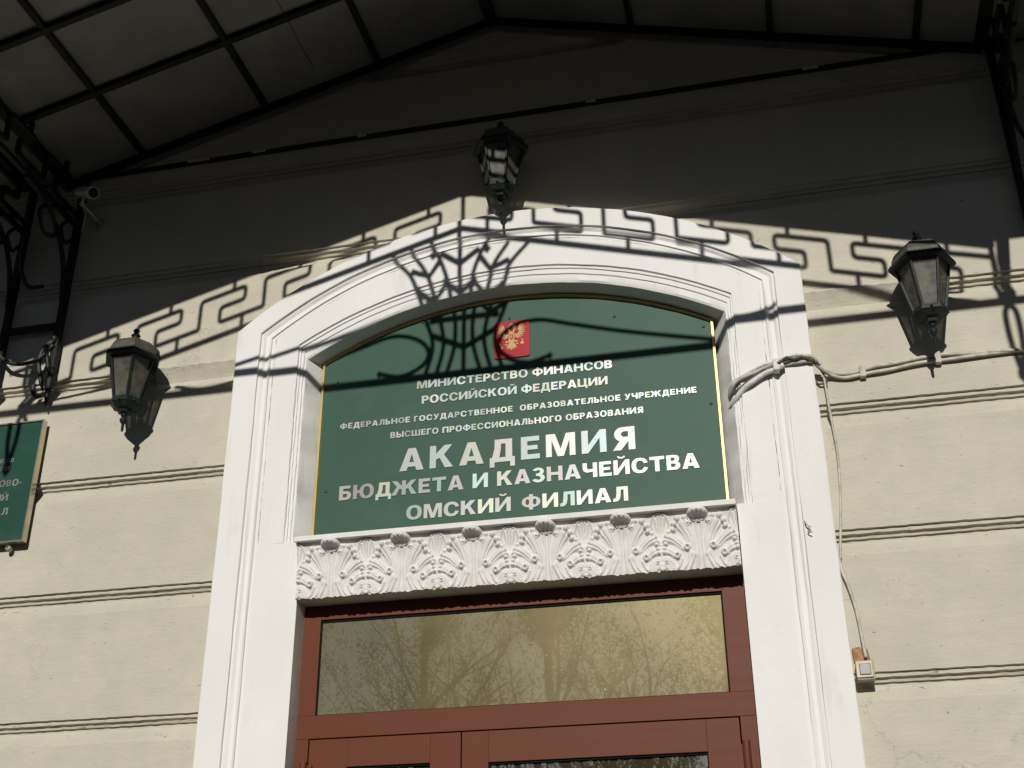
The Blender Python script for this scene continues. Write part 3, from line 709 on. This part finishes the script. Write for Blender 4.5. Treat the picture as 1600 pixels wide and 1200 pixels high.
# ------------------------------------------------------------------ wall lanterns
def make_lantern():
    R0 = empty('wall_lantern', (0, 0, 0))   # origin on the wall, at the lantern's lowest tip height
    D = -0.13; HX = 0.0
    def hexl(mb, prof): mb.lathe(prof, 6, (0, D, 0), 0.0)
    base = MB(); hexl(base, [(.030, .086), (.045, .090), (.055, .104), (.060, .108), (.060, .118), (.055, .122)])
    hexl(base, [(.012, .070), (.026, .074), (.030, .086)])
    for i in range(6):
        a = pi / 6 + i * pi / 3; base.lathe([(.002, -.004), (.005, -.002), (.005, .002), (.002, .004)], 8, (.0535 * cos(a), D + .0535 * sin(a), .113))
    base.build('base', 'lamp', R0)
    fin = MB(); fin.lathe([(.003, 0), (.005, .006), (.0055, .03), (.009, .034), (.014, .042), (.014, .050), (.008, .056), (.010, .060), (.013, .064), (.013, .071)], 14, (0, D, 0)); fin.build('lower_finial', 'lamp', R0, True, autosmooth=.9)
    zt, zb_ = .286, .121; rt, rb = .086, .050
    fr_ = MB()
    for i in range(6):
        a = i * pi / 3
        fr_.tube([(rb * cos(a), D + rb * sin(a), zb_), (rt * cos(a), D + rt * sin(a), zt)], .0055, 5)
    hexl(fr_, [(.052, .119), (.056, .121), (.056, .128), (.050, .128)])
    fr_.build('cage', 'lamp', R0)
    for i in range(6):
        a0, a1 = i * pi / 3, (i + 1) * pi / 3; k = .97; p = MB()
        p.add([(rb * k * cos(a0), D + rb * k * sin(a0), zb_), (rb * k * cos(a1), D + rb * k * sin(a1), zb_), (rt * k * cos(a1), D + rt * k * sin(a1), zt), (rt * k * cos(a0), D + rt * k * sin(a0), zt)], [(0, 1, 2, 3)])
        p.build('glass_pane', 'lglass', R0)
    ho = MB(); hexl(ho, [(.080, .283), (.108, .286), (.110, .291), (.108, .300), (.100, .306), (.095, .311)])
    for i in range(6):      # beaded rim
        for j in range(9):
            a0, a1 = i * pi / 3, (i + 1) * pi / 3; t = (j + .5) / 9
            x = .1035 * (cos(a0) * (1 - t) + cos(a1) * t); y = .1035 * (sin(a0) * (1 - t) + sin(a1) * t)
            ho.lathe([(.001, -.003), (.0035, 0), (.001, .003)], 5, (x, D + y, .3035))
    ho.build('hood_rim', 'lamp', R0)
    dm = MB(); hexl(dm, [(.097, .307), (.095, .322), (.085, .345), (.066, .364), (.042, .376), (.022, .381)]); dm.build('hood', 'hood', R0)
    tf = MB(); tf.lathe([(.022, .377), (.016, .382), (.0125, .392), (.015, .398), (.018, .402), (.014, .408), (.006, .410), (.0055, .414), (.011, .419), (.0125, .425), (.008, .431), (.003, .434)], 14, (0, D, 0)); tf.build('upper_finial', 'lamp', R0, True, autosmooth=.9)
    sk = MB(); sk.lathe([(.012, .125), (.014, .13), (.014, .165), (.009, .17)], 12, (0, D, 0)); sk.lathe([(.007, .17), (.022, .195), (.026, .215), (.020, .240), (.010, .25)], 14, (0, D, 0)); sk.build('bulb', 'cctv', R0, True)
    br = MB()
    shield = [(.000, .300), (.022, .312), (.036, .330), (.040, .365), (.034, .400), (.018, .416), (.0, .430)]
    poly = [(-x, z) for x, z in shield[::-1]] + shield[1:-1]
    poly = [(x, z) for x, z in shield] + [(-x, z) for x, z in shield[-2:0:-1]]
    br.prism(poly, -.014, .0); br.prism([(x * .62, .365 + (z - .365) * .62) for x, z in poly], -.026, -.0135)
    br.build('wall_plate', 'lamp', R0, bevel=.003)
    ar = MB(); ar.tube(spline([(0, -.02, .37), (0, -.045, .385), (0, -.065, .372), (0, -.072, .345), (0, -.09, .33)], 5), .0095, 8); ar.build('arm', 'lamp', R0, True)
    return R0
def copy_tree(o, parent=None):
    c = o.copy(); COL.objects.link(c)
    if parent: c.parent = parent
    for ch in list(o.children): copy_tree(ch, c)
    return c
ln = make_lantern(); ln.location = (-1.425, 0, 3.541)
tag(ln, 'dark green hexagonal lantern on the wall left of the white surround', 'wall lantern', 'hexagonal lanterns around the doorway')
l2_ = copy_tree(ln); l2_.location = (1.455, 0, 3.543)
l2_['label'] = 'dark green hexagonal lantern on the wall right of the doorway, above the painted cables'
l3_ = copy_tree(ln); l3_.location = (0.010, 0, 4.275)
l3_['label'] = 'dark hexagonal lantern in the shade above the top of the arch'

# ------------------------------------------------------------------ canopy
RX = -0.05; RZ = 5.338; RS = 0.283; DC = 1.9; HXE = 1.862
def roof_z(x): return RZ - RS * min(abs(x - RX), 1.865)
cn = empty('entrance_canopy', (RX, 0, 4.6))
tag(cn, 'black iron canopy with pitched grey roof and meander friezes over the entrance', 'canopy')
def cbuild(mb, name, mat, **k):
    o = mb.build(name, mat, None, **k); o.parent = cn; o.matrix_parent_inverse = Matrix.Translation(-cn.location); return o
XL, XR = RX - 1.865, RX + 1.865
XLO, XRO = -2.62, 2.52
for (xa, xb) in ((XL, RX), (RX, XR)):
    m = MB(); za, zb2 = roof_z(xa), roof_z(xb)
    m.add([(xa, 0.0, za + .012), (xb, 0.0, zb2 + .012), (xb, -DC, zb2 + .012), (xa, -DC, za + .012), (xa, 0.0, za + .022), (xb, 0.0, zb2 + .022), (xb, -DC, zb2 + .022), (xa, -DC, za + .022)],
          [(0, 1, 2, 3), (4, 7, 6, 5), (0, 4, 5, 1), (1, 5, 6, 2), (2, 6, 7, 3), (3, 7, 4, 0)])
    cbuild(m, 'roof_panel', 'roof')
for (xa, xb) in ((XLO, XL), (XR, XRO)):
    m = MB(); m.box(xa, xb, -DC, 0, 4.83, 4.84); cbuild(m, 'eave_panel', 'roof')
# seams in the roof sheet
for xq in (-.79,):
    m = MB(); z = roof_z(xq); m.tube([(xq, -1.2, z + .0115), (xq, -.12, z + .0115)], .0016, 4); cbuild(m, 'sheet_seam', 'iron')
def slope_bar(mb, y0, y1, dz0, dz1, xa=XL, xb=XR):
    for (p, q) in ((xa, RX), (RX, xb)):
        zp, zq = roof_z(p), roof_z(q)
        mb.add([(p, y0, zp + dz0), (q, y0, zq + dz0), (q, y1, zq + dz0), (p, y1, zp + dz0), (p, y0, zp + dz1), (q, y0, zq + dz1), (q, y1, zq + dz1), (p, y1, zp + dz1)],
               [(0, 1, 2, 3), (4, 7, 6, 5), (0, 4, 5, 1), (1, 5, 6, 2), (2, 6, 7, 3), (3, 7, 4, 0)])
for yq in (-.44, -.805, -1.17, -1.535):
    m = MB(); slope_bar(m, yq - .0125, yq + .0125, -.014, .012); cbuild(m, 'purlin', 'iron')
m = MB(); slope_bar(m, -.032, -.002, -.014, .011); cbuild(m, 'wall_purlin', 'iron')
m = MB(); slope_bar(m, -.012, .000, -.042, -.0165, XL + .25, XR - .25); cbuild(m, 'wall_flashing', 'strip')
m = MB(); slope_bar(m, -DC - .02, -DC + .02, 0.0, .05); cbuild(m, 'front_fascia', 'iron')
for xq in (-1.576, -1.034, -.54, .53, 1.068, 1.591):
    m = MB(); z = roof_z(xq); m.box(xq - .0115, xq + .0115, -DC + .02, -.032, z - .011, z + .0105); cbuild(m, 'rafter', 'iron')
m = MB(); m.box(RX - .020, RX + .020, -DC + .02, -.032, RZ - .026, RZ + .008); cbuild(m, 'ridge_beam', 'iron')
m = MB(); m.box(XLO, XRO, -.017, 0.0, 4.829, 4.843); cbuild(m, 'tie_rail', 'iron')
rc_ = random.Random(12)
for (x, sz) in ((-2.36 + .887 + .15, .05), (-1.05, .03), (-.6, .02), (.35, .02), (1.2, .03)):   # plaster crumbs on the rail
    m = MB(); m.box(x - sz, x + sz, -.021, -.016, 4.833, 4.847); cbuild(m, 'plaster_crumb', 'chip', bevel=.002)
for xq in (XL, XR, -2.10, 2.085):
    m = MB(); m.box(xq - .02, xq + .02, -DC + .02, -.03, 4.795, 4.829); cbuild(m, 'eave_beam', 'iron')
# -- front frieze: sloping rail, meander, fan, scrolls, tie bar
YF = -DC
CX = -0.057
def fpt(x, z): return (x, YF, z)
def bar2(mb, pts, r, rnd=0.0, sq=True):
    P = [fpt(*p) for p in pts]
    if rnd: P = rounded(P, rnd)
    mb.tube(P, r, 4 if sq else 8, ref=(0, 1, 0), sq=sq)
m = MB()
for s in (-1, 1): bar2(m, [(RX + s * 1.83, roof_z(RX + s * 1.83) - .235), (RX, RZ - .232)], .0095)
cbuild(m, 'lower_rail', 'iron')
m = MB(); T_, MID, BOT = -.044, -.103, -.170
for s in (-1, 1):
    def P(u, v): x = RX + s * u; return (x, roof_z(x) + v)
    for k in range(7):
        f = .017 + .264 * k                       # position of the full upright
        if k == 0:
            pts = [P(.075, -.03), P(.075, BOT), P(.197, BOT), P(.197, MID), P(.098 + .0, MID)] if False else [P(.09, T_ - .005), P(.09, BOT), P(.205, BOT), P(.205, MID), P(.105, MID), P(.105, T_), P(.281, T_), P(.281, BOT)]
            pts = [P(.07, T_), P(.07, BOT), P(.197, BOT), P(.197, MID), P(.098, MID)]
            pts = [P(.03, BOT), P(.197, BOT), P(.197, MID), P(.098, MID), P(.098, T_), P(.281, T_), P(.281, BOT)]
        elif k < 6:
            pts = [P(f, BOT), P(f + .18, BOT), P(f + .18, MID), P(f + .081, MID), P(f + .081, T_), P(f + .264, T_), P(f + .264, BOT)]
        else: pts = [P(f, BOT), P(f + .16, BOT), P(f + .16, MID), P(f + .085, MID), P(f + .085, T_), P(f + .275, T_)]
        bar2(m, pts, .0078, .016)
        bar2(m, [P(f + .13, T_), P(f + .13, .0)], .0078)
        if f + .115 < 1.75: bar2(m, [P(f + .085, BOT), P(f + .085, -.228)], .0078)
cbuild(m, 'meander', 'iron')
m = MB(); bar2(m, [(CX, RZ), (CX, 4.592)], .0085)
ribs = [[(.262, 5.02), (.197, 4.945), (.168, 4.88), (.146, 4.82), (.124, 4.752), (.122, 4.69), (.147, 4.596)],
        [(.188, 5.035), (.132, 4.945), (.100, 4.85), (.079, 4.75), (.083, 4.68), (.105, 4.592)],
        [(.112, 5.062), (.080, 5.0), (.050, 4.91), (.036, 4.83), (.033, 4.76), (.039, 4.69), (.064, 4.596)]]
for s in (-1, 1):
    for r in ribs:
        m.tube(spline([fpt(CX + s * x, z) for x, z in r], 4), .0086, 6)
    for v in ([(.075, 5.022), (0, 4.966)], [(.080, 4.985), (.118, 4.926), (.190, 4.957)], [(.155, 4.868), (.100, 4.836), (.052, 4.898), (0, 4.862)], [(.128, 4.765), (0, 4.698)], [(.135, 4.826), (0, 4.826)]):
        bar2(m, [(CX + s * x, z) for x, z in v], .0092)
    for (x, z, q) in ((.105, 5.018, .017), (.158, 4.868, .016), (.052, 4.9, .015), (.12, 4.826, .014)):
        m.lathe([(.002, -q * 1.3), (q, 0), (.002, q * 1.3)], 8, (CX + s * x, YF, z))
cbuild(m, 'fan_ornament', 'iron')
scr = [(1.127, 4.627), (1.09, 4.612), (1.03, 4.602), (.96, 4.606), (.88, 4.622), (.61, 4.686), (.42, 4.740), (.30, 4.776), (.23, 4.773), (.168, 4.744), (.135, 4.698), (.147, 4.652), (.19, 4.620), (.25, 4.605), (.322, 4.623)]
for s in (-1, 1):
    m = MB(); m.tube(spline([fpt(CX + s * x, z) for x, z in scr], 6), .0095, 8)
    m.lathe([(.002, -.016), (.012, 0), (.002, .016)], 8, (CX + s * .325, YF, 4.623)); m.lathe([(.002, -.013), (.011, 0), (.002, .013)], 8, (CX + s * 1.13, YF, 4.627))
    cbuild(m, 'scroll', 'iron', smooth=True)
m = MB(); m.box(-2.16, 2.16, YF - .0115, YF + .0115, 4.5785, 4.6015); cbuild(m, 'front_tie', 'iron')
# -- corner drops at the front and side frames running back to the wall
def frame_side(X, s):
    m = MB()
    def sp(y, z): return (X, y, z)
    m.tube([sp(-DC, 4.572), sp(-.03, 4.572)], .010, sq=True, ref=(1, 0, 0))
    n = 7; per = .262
    for k in range(n):
        f = .05 + per * k
        pts = [sp(-f, 4.615), sp(-f - .18, 4.615), sp(-f - .18, 4.685), sp(-f - .08, 4.685), sp(-f - .08, 4.745), sp(-f - per, 4.745), sp(-f - per, 4.615)]
        m.tube(rounded(pts, .016), .0085, ref=(1, 0, 0), sq=True)
        m.tube([sp(-f - .13, 4.745), sp(-f - .13, 4.80)], .0085, ref=(1, 0, 0), sq=True)
        m.tube([sp(-f - .09, 4.615), sp(-f - .09, 4.572)], .0085, ref=(1, 0, 0), sq=True)
    cbuild(m, 'side_frieze', 'iron')
    m = MB()
    m.box(X - .013, X + .013, -.045, -.017, 3.90, 4.83)
    m.tube([sp(-.031, 3.90), sp(-.031, 3.84), sp(-.031, 3.775), sp(-.031, 3.73)], [.013, .017, .011, .003], 8)
    cbuild(m, 'wall_post', 'iron', bevel=.002)
    m = MB()
    m.tube(spline([sp(-.42, 4.56), sp(-.30, 4.545), sp(-.17, 4.48), (X, -.085, 4.36), (X, -.047, 4.20)], 6), .0105, 6)
    m.tube(spline([sp(-.20, 4.56), sp(-.29, 4.49), sp(-.25, 4.41), sp(-.17, 4.44), sp(-.19, 4.50)], 6), .0085, 6)
    m.tube(spline([sp(-.10, 4.56), sp(-.14, 4.50), sp(-.10, 4.45), sp(-.06, 4.49)], 6), .008, 6)
    cbuild(m, 'brace', 'iron', smooth=True)
    m = MB()
    i_ = -s
    m.tube(spline([(X + i_ * -.005, -.05, 4.02), (X + i_ * -.035, -.055, 3.985), (X + i_ * -.048, -.055, 3.93), (X + i_ * -.035, -.052, 3.87), (X + i_ * -.012, -.048, 3.80)], 5), [.006] + [.0095] * 18 + [.006] * 2, 6)
    m.tube(spline([(X, -.05, 4.02), (X + i_ * -.018, -.06, 3.985), (X + i_ * -.008, -.06, 3.93), (X + .0, -.05, 3.88)], 5), .008, 6)
    m.tube(spline([(X + i_ * -.005, -.045, 3.79), (X + i_ * -.030, -.048, 3.775), (X + i_ * -.05, -.05, 3.79), (X + i_ * -.055, -.05, 3.83)], 5), .009, 6)
    m.lathe([(.003, -.02), (.013, 0), (.003, .02)], 8, (X, -.05, 4.03)); m.lathe([(.002, -.015), (.009, 0), (.002, .015)], 7, (X, -.06, 3.90))
    cbuild(m, 'leaf_scroll', 'ironworn', smooth=True)
    # front corner drop
    m = MB()
    for o in (-.020, .020): m.tube([(X + o, YF, 4.80), (X + o, YF, 4.61)], .0095, sq=True)
    m.tube(spline([(X - .004, YF, 4.575), (X - .018, YF, 4.54), (X - .018, YF, 4.44), (X - .008, YF, 4.36), (X, YF, 4.31)], 5), .010, 6)
    m.tube(spline([(X + .004, YF, 4.575), (X + .018, YF, 4.54), (X + .018, YF, 4.44), (X + .008, YF, 4.36), (X, YF, 4.31)], 5), .010, 6)
    m.lathe([(.003, -.035), (.018, -.012), (.018, .012), (.004, .03)], 10, (X, YF, 4.315)); m.box(X - .030, X + .030, YF - .012, YF + .012, 4.61, 4.632)
    cbuild(m, 'corner_drop', 'iron')
for X, s in ((-1.832, -1), (-2.075, -1), (1.842, 1), (2.06, 1)): frame_side(X, s)
for s, xa, xb in ((-1, -2.075, -1.832), (1, 1.842, 2.06)):
    m = MB(); m.box(xa + .013, xb - .013, -.042, -.020, 4.085, 4.108); cbuild(m, 'spacer_bar', 'iron')
    m = MB(); xm = (xa + xb) / 2
    m.tube(spline([(xa, -.05, 3.99), (xa + .05, -.055, 3.945), (xm, -.055, 3.925), (xb - .05, -.055, 3.94), (xb, -.05, 4.0)], 8), .0085, 6)
    cbuild(m, 'swag', 'ironworn', smooth=True)
    m = MB(); m.tube(spline([(xa + .02, -.05, 4.56), (xa + .03, -.06, 4.40), (xa + .08, -.06, 4.29), (xm + .03, -.055, 4.28)], 6), .0085, 6); cbuild(m, 'curl', 'ironworn', smooth=True)
    m = MB(); m.tube(spline([(xm, YF, 4.58), (xm - .03, YF, 4.5), (xm + .02, YF, 4.42), (xm, YF, 4.34)], 6), .0085, 6); cbuild(m, 'curl', 'ironworn', smooth=True)

# ------------------------------------------------------------------ security camera
cc = empty('security_camera', (-1.738, 0, 4.586))
tag(cc, 'small grey security camera on an arm under the left eave', 'camera')
def ccb(mb, name, mat, **k):
    o = mb.build(name, mat, None, **k); o.parent = cc; o.matrix_parent_inverse = Matrix.Translation(-cc.location); return o
P0, P1 = Vector((-1.800, -.105, 4.690)), Vector((-1.694, -.172, 4.625)); ax = (P1 - P0).normalized()
m = MB(); m.tube([P0, P0 + ax * .004, P1 - ax * .004, P1], [.020, .024, .024, .022], 20); ccb(m, 'housing', 'cctv', smooth=True, autosmooth=.7)
m = MB(); m.tube([P1, P1 + ax * .012], [.0255, .026], 20); m.tube([P0 + ax * .03 + Vector((0, 0, .026)), P1 + ax * .022 + Vector((0, 0, .026))], .006, 4); ccb(m, 'sunshield', 'cctv')
m = MB(); m.tube([P1 + ax * .0125, P1 + ax * .0135], [.0215, .020], 20); ccb(m, 'lens', 'lens')
m = MB(); J = (P0 * .55 + P1 * .45) + Vector((-.005, .0, -.055)); m.tube([(P0 * .55 + P1 * .45), J], .007, 8); m.lathe([(.002, -.014), (.013, 0), (.002, .014)], 10, tuple(J)); m.tube([J, (-1.738, -.012, 4.586)], .0075, 8); ccb(m, 'arm', 'cctv', smooth=True)
m = MB(); m.tube([(-1.738, -.014, 4.586), (-1.738, 0, 4.586)], [.024, .030], 16); ccb(m, 'base', 'bellbox', smooth=True, autosmooth=.6)
m = MB(); m.tube(spline([J, J + Vector((.01, .02, -.05)), J + Vector((-.02, .06, -.09)), J + Vector((-.03, .09, -.05))], 6), .0022, 6); ccb(m, 'lead', 'cable')

# ------------------------------------------------------------------ cables on the right
cb = empty('cable_bundle', (1.0, 0, 3.55))
tag(cb, 'bundle of painted cables crossing the right jamb and wall', 'cable')
def kb(mb, name, mat, **k):
    o = mb.build(name, mat, None, **k); o.parent = cb; o.matrix_parent_inverse = Matrix.Translation(-cb.location); return o
def cab(pts, r, mat, wob=0.002, seed=1):
    q = spline(pts, 8); rr = random.Random(seed); ph = rr.random() * 6
    q = [(p[0], p[1] + wob * sin(i * .9 + ph) * .5, p[2] + wob * sin(i * .55 + ph)) for i, p in enumerate(q)]
    m = MB(); m.tube(q, r, 8); return kb(m, 'cable', mat, smooth=True)
cab([(.778, .035, 3.462), (.790, -.030, 3.500), (.815, -.055, 3.522), (.90, -.066, 3.551), (1.0, -.078, 3.568), (1.065, -.078, 3.569), (1.10, -.03, 3.536), (1.18, -.014, 3.527), (1.30, -.013, 3.545), (1.46, -.013, 3.558), (1.62, -.013, 3.553), (1.9, -.013, 3.538), (2.6, -.013, 3.56)], .0068, 'cable', seed=2)
cab([(.775, .035, 3.452), (.800, -.030, 3.462), (.845, -.060, 3.500), (.91, -.066, 3.533), (.97, -.076, 3.552)], .0095, 'cablew', seed=3)
cab([(.97, -.070, 3.554), (1.05, -.074, 3.560), (1.085, -.050, 3.545), (1.13, -.016, 3.520), (1.2, -.012, 3.514), (1.30, -.012, 3.526), (1.46, -.012, 3.539), (1.7, -.012, 3.545), (2.6, -.012, 3.545)], .0066, 'cable', seed=8)
cab([(.778, .035, 3.475), (.786, -.028, 3.512), (.83, -.058, 3.536), (.90, -.070, 3.560), (.98, -.080, 3.577), (1.05, -.080, 3.577), (1.09, -.045, 3.553)], .0055, 'cablew', seed=4)
cab([(.777, .035, 3.468), (.795, -.030, 3.485), (.86, -.062, 3.522), (.93, -.072, 3.551), (1.04, -.084, 3.565), (1.085, -.055, 3.548)], .0045, 'tape', seed=5)
cab([(.95, -.082, 3.560), (.99, -.088, 3.569), (1.03, -.088, 3.566), (1.07, -.080, 3.559)], .0055, 'tape', .004, 6)
cab([(1.078, -.07, 3.555), (1.095, -.03, 3.53), (1.105, -.02, 3.50), (1.085, -.012, 3.497), (1.072, -.005, 3.51)], .0035, 'tape', seed=7)
for (x, y, z, a) in ((.945, -.086, 3.553, 0), (1.225, -.024, 3.526, 0), (1.47, -.024, 3.548, 0)):
    m = MB(); m.box(x - .010, x + .010, y, .0 if x > 1.06 else -.05, z - .020, z + .022); kb(m, 'cable_clip', 'cablew' if x < 1.06 else 'cable', bevel=.003)
bc = MB(); bc.tube(spline([(1.098, -.020, 3.520), (1.101, -.018, 3.42), (1.105, -.016, 3.34), (1.1085, -.012, 3.25), (1.104, -.008, 3.14), (1.093, -.008, 3.03), (1.080, -.007, 2.93), (1.075, -.006, 2.885)], 8), .0042, 7)
bo = bc.build('thin_cable', 'cable', smooth=True); tag(bo, 'thin slack cable hanging along the right edge of the surround', 'cable')
b2 = MB(); b2.tube(spline([(1.071, -.006, 2.885), (1.075, -.012, 2.84), (1.088, -.014, 2.79), (1.101, -.012, 2.72), (1.106, -.012, 2.65), (1.109, -.02, 2.59), (1.110, -.03, 2.565)], 8), .0050, 7)
bo2 = b2.build('bell_wire', 'cable', smooth=True); tag(bo2, 'short wire running down into the doorbell box', 'wire')
db = empty('doorbell', (1.104, 0, 2.53)); tag(db, 'yellowed doorbell box with grey button on the wall right of the surround', 'doorbell')
def dbb(mb, name, mat, **k):
    o = mb.build(name, mat, None, **k); o.parent = db; o.matrix_parent_inverse = Matrix.Translation(-db.location); return o
m = MB(); m.box(1.077, 1.130, -.034, .0, 2.497, 2.556); dbb(m, 'housing', 'bellbox', bevel=.003)
m = MB(); m.box(1.076, 1.125, -.040, -.0345, 2.503, 2.553); dbb(m, 'cover', 'bell', bevel=.002)
m = MB(); m.box(1.086, 1.119, -.0435, -.0405, 2.511, 2.544); dbb(m, 'button', 'button', bevel=.002)
m = MB(); m.prism([(1.075, 2.556), (1.124, 2.556), (1.118, 2.600), (1.107, 2.588), (1.098, 2.604), (1.072, 2.600)], -.012, .002); dbb(m, 'foam_filling', 'foam', bevel=.004)
ws = MB(); ws.tube(spline([(.978, -.063, 3.000), (.980, -.075, 2.988), (.990, -.078, 2.972), (.984, -.074, 2.960), (.996, -.082, 2.955)], 4), .0022, 6); ws.tube([(.985, -.07, 2.98), (.995, -.078, 2.974)], .0015, 5)
tag(ws.build('wire_stub', 'bellbox'), 'short twisted stub of wire on the right jamb', 'wire')

# ------------------------------------------------------------------ trees across the street (seen in the mirrored panes)
def make_tree(seed, H, label, lead=.36):
    rnd = random.Random(seed); wood = MB(); leaves = MB()
    def leaf(p, s):
        a = Vector((rnd.gauss(0, 1), rnd.gauss(0, 1), rnd.gauss(0, 1))).normalized(); b = a.orthogonal().normalized()
        leaves.add([p - a * s, p + b * s * .6, p + a * s, p - b * s * .6], [(0, 1, 2, 3)])
    def grow(p, d, L, r, lev, n=5, bend=.10, up=.05, tip=.35):
        pts = [p]; q = p.copy(); dd = d.copy()
        for i in range(n):
            dd = (dd + Vector((rnd.gauss(0, bend), rnd.gauss(0, bend), rnd.gauss(up, bend * .6)))).normalized(); q = q + dd * (L / n); pts.append(q.copy())
        rad = [r * (1 - (1 - tip) * i / n) for i in range(n + 1)]
        wood.tube(pts, rad, (8, 6, 5, 4, 3, 3)[min(lev, 5)])
        return pts, rad, dd
    def branch(p, d, L, r, lev):
        pts, rad, dd = grow(p, d, L, r, lev, 5, .09 + .03 * lev)
        if lev >= 3:
            for pt in pts[1:]:
                if rnd.random() < .74:
                    for _ in range(rnd.randint(1, 4)): leaf(pt + Vector((rnd.gauss(0, .16), rnd.gauss(0, .16), rnd.gauss(0, .14))), rnd.uniform(.03, .062))
        if lev >= 4: return
        for i in range((6, 6, 5, 4)[lev]):
            j = rnd.randint(1, 5); az = rnd.uniform(0, 2 * pi); sp = rnd.uniform(.5, 1.1)
            nd = (dd + Vector((cos(az) * sp, sin(az) * sp, rnd.uniform(-.15, .45)))).normalized()
            branch(pts[j], nd, L * rnd.uniform(.38, .62), rad[j] * rnd.uniform(.45, .7), lev + 1)
    pts, rad, dd = grow(Vector((0, 0, 0)), Vector((rnd.gauss(0, .05), 0, 1)), H * lead, H * .0185, 0, 5 if lead < .5 else 9, .04, .05, .75 if lead < .5 else .45)
    if lead > .5:
        for j in (4, 5, 5, 6, 7, 7, 8, 8):
            az = rnd.uniform(0, 2 * pi); branch(pts[j], Vector((cos(az), sin(az), rnd.uniform(.5, 1.1))).normalized(), H * rnd.uniform(.2, .32), rad[j] * rnd.uniform(.4, .6), 2)
    for i in range(rnd.randint(3, 5) if lead < .5 else 2):
        az = rnd.uniform(0, 2 * pi); sp = rnd.uniform(.12, .5)
        branch(pts[-1 if i < 3 else -2], Vector((cos(az) * sp, sin(az) * sp, 1)).normalized(), H * (1 - lead) * rnd.uniform(.7, .97), rad[-1] * rnd.uniform(.65, .95), 1)
    zs = sorted(v[2] for v in wood.v); f = H / zs[-1]
    root = empty('street_tree')
    for mb, nm, mt in ((wood, 'trunk', 'bark'), (leaves, 'crown', 'leaf')):
        mb.v = [(x * f, y * f, z * f) for x, y, z in mb.v]; mb.build(nm, mt, root)
    tag(root, label, 'tree', 'trees across the street')
    return root
TREES = [(-12.5, -26.0, 12.6), (-10.2, -23.0, 11.2), (-8.3, -27.5, 13.2), (-6.6, -24.5, 11.9), (-4.9, -28.0, 13.4), (-3.6, -24.0, 11.7), (-2.2, -26.5, 12.8), (-0.9, -23.5, 11.4), (0.6, -27.0, 13.0), (2.6, -24.8, 12.0)]
for i, (x, y, H) in enumerate(TREES):
    t_ = make_tree(60 + i, H, 'half bare autumn tree across the street, mirrored in the transom pane', .80 if i in (2, 5, 7) else .36); t_.location = (x, y, 0)

# ------------------------------------------------------------------ building on the far side of the street (unseen, added to block low sky and shade the ground)
bh = empty('sky_block_building', (-6, -41, 0))
tag(bh, 'long plain unseen building across the street, added to block low sky light', 'building')
def bb(mb, name, mat, **k):
    o = mb.build(name, mat, None, **k); o.parent = bh; o.matrix_parent_inverse = Matrix.Translation(-bh.location); return o
MAT['ochre'] = simple('dull_ochre_plaster', (0.26, 0.17, 0.085), 0.9, 0, 0.25, 1.2, 0.2)
MAT['slate'] = simple('dark_roof_sheet', (0.09, 0.075, 0.06), 0.6, 0, 0.3, 2, 0.3)
m = MB(); m.box(-46, 34, -52, -40, 0, 7.5); bb(m, 'wall', 'ochre')
m = MB(); m.box(-46.4, 34.4, -52.4, -39.6, 7.5, 7.8); bb(m, 'cornice', 'ochre')
m = MB(); m.add([(-46.6, -39.4, 7.8), (34.6, -39.4, 7.8), (34.6, -52.6, 7.8), (-46.6, -52.6, 7.8), (-42, -46, 9.5), (30, -46, 9.5)], [(0, 1, 5, 4), (1, 2, 5), (2, 3, 4, 5), (3, 0, 4), (0, 3, 2, 1)]); bb(m, 'roof', 'slate')
for x in range(-20, 12, 4):
    for z in (1.2, 4.2):
        m = MB(); m.box(x - .75, x + .75, -40.02, -39.93, z, z + 2.2); f = bb(m, 'window', 'ochre')
        m = MB(); m.box(x - .62, x + .62, -39.93, -39.91, z + .12, z + 2.08); p = m.build('pane', 'lens', f); p.matrix_parent_inverse = Matrix.Identity(4)
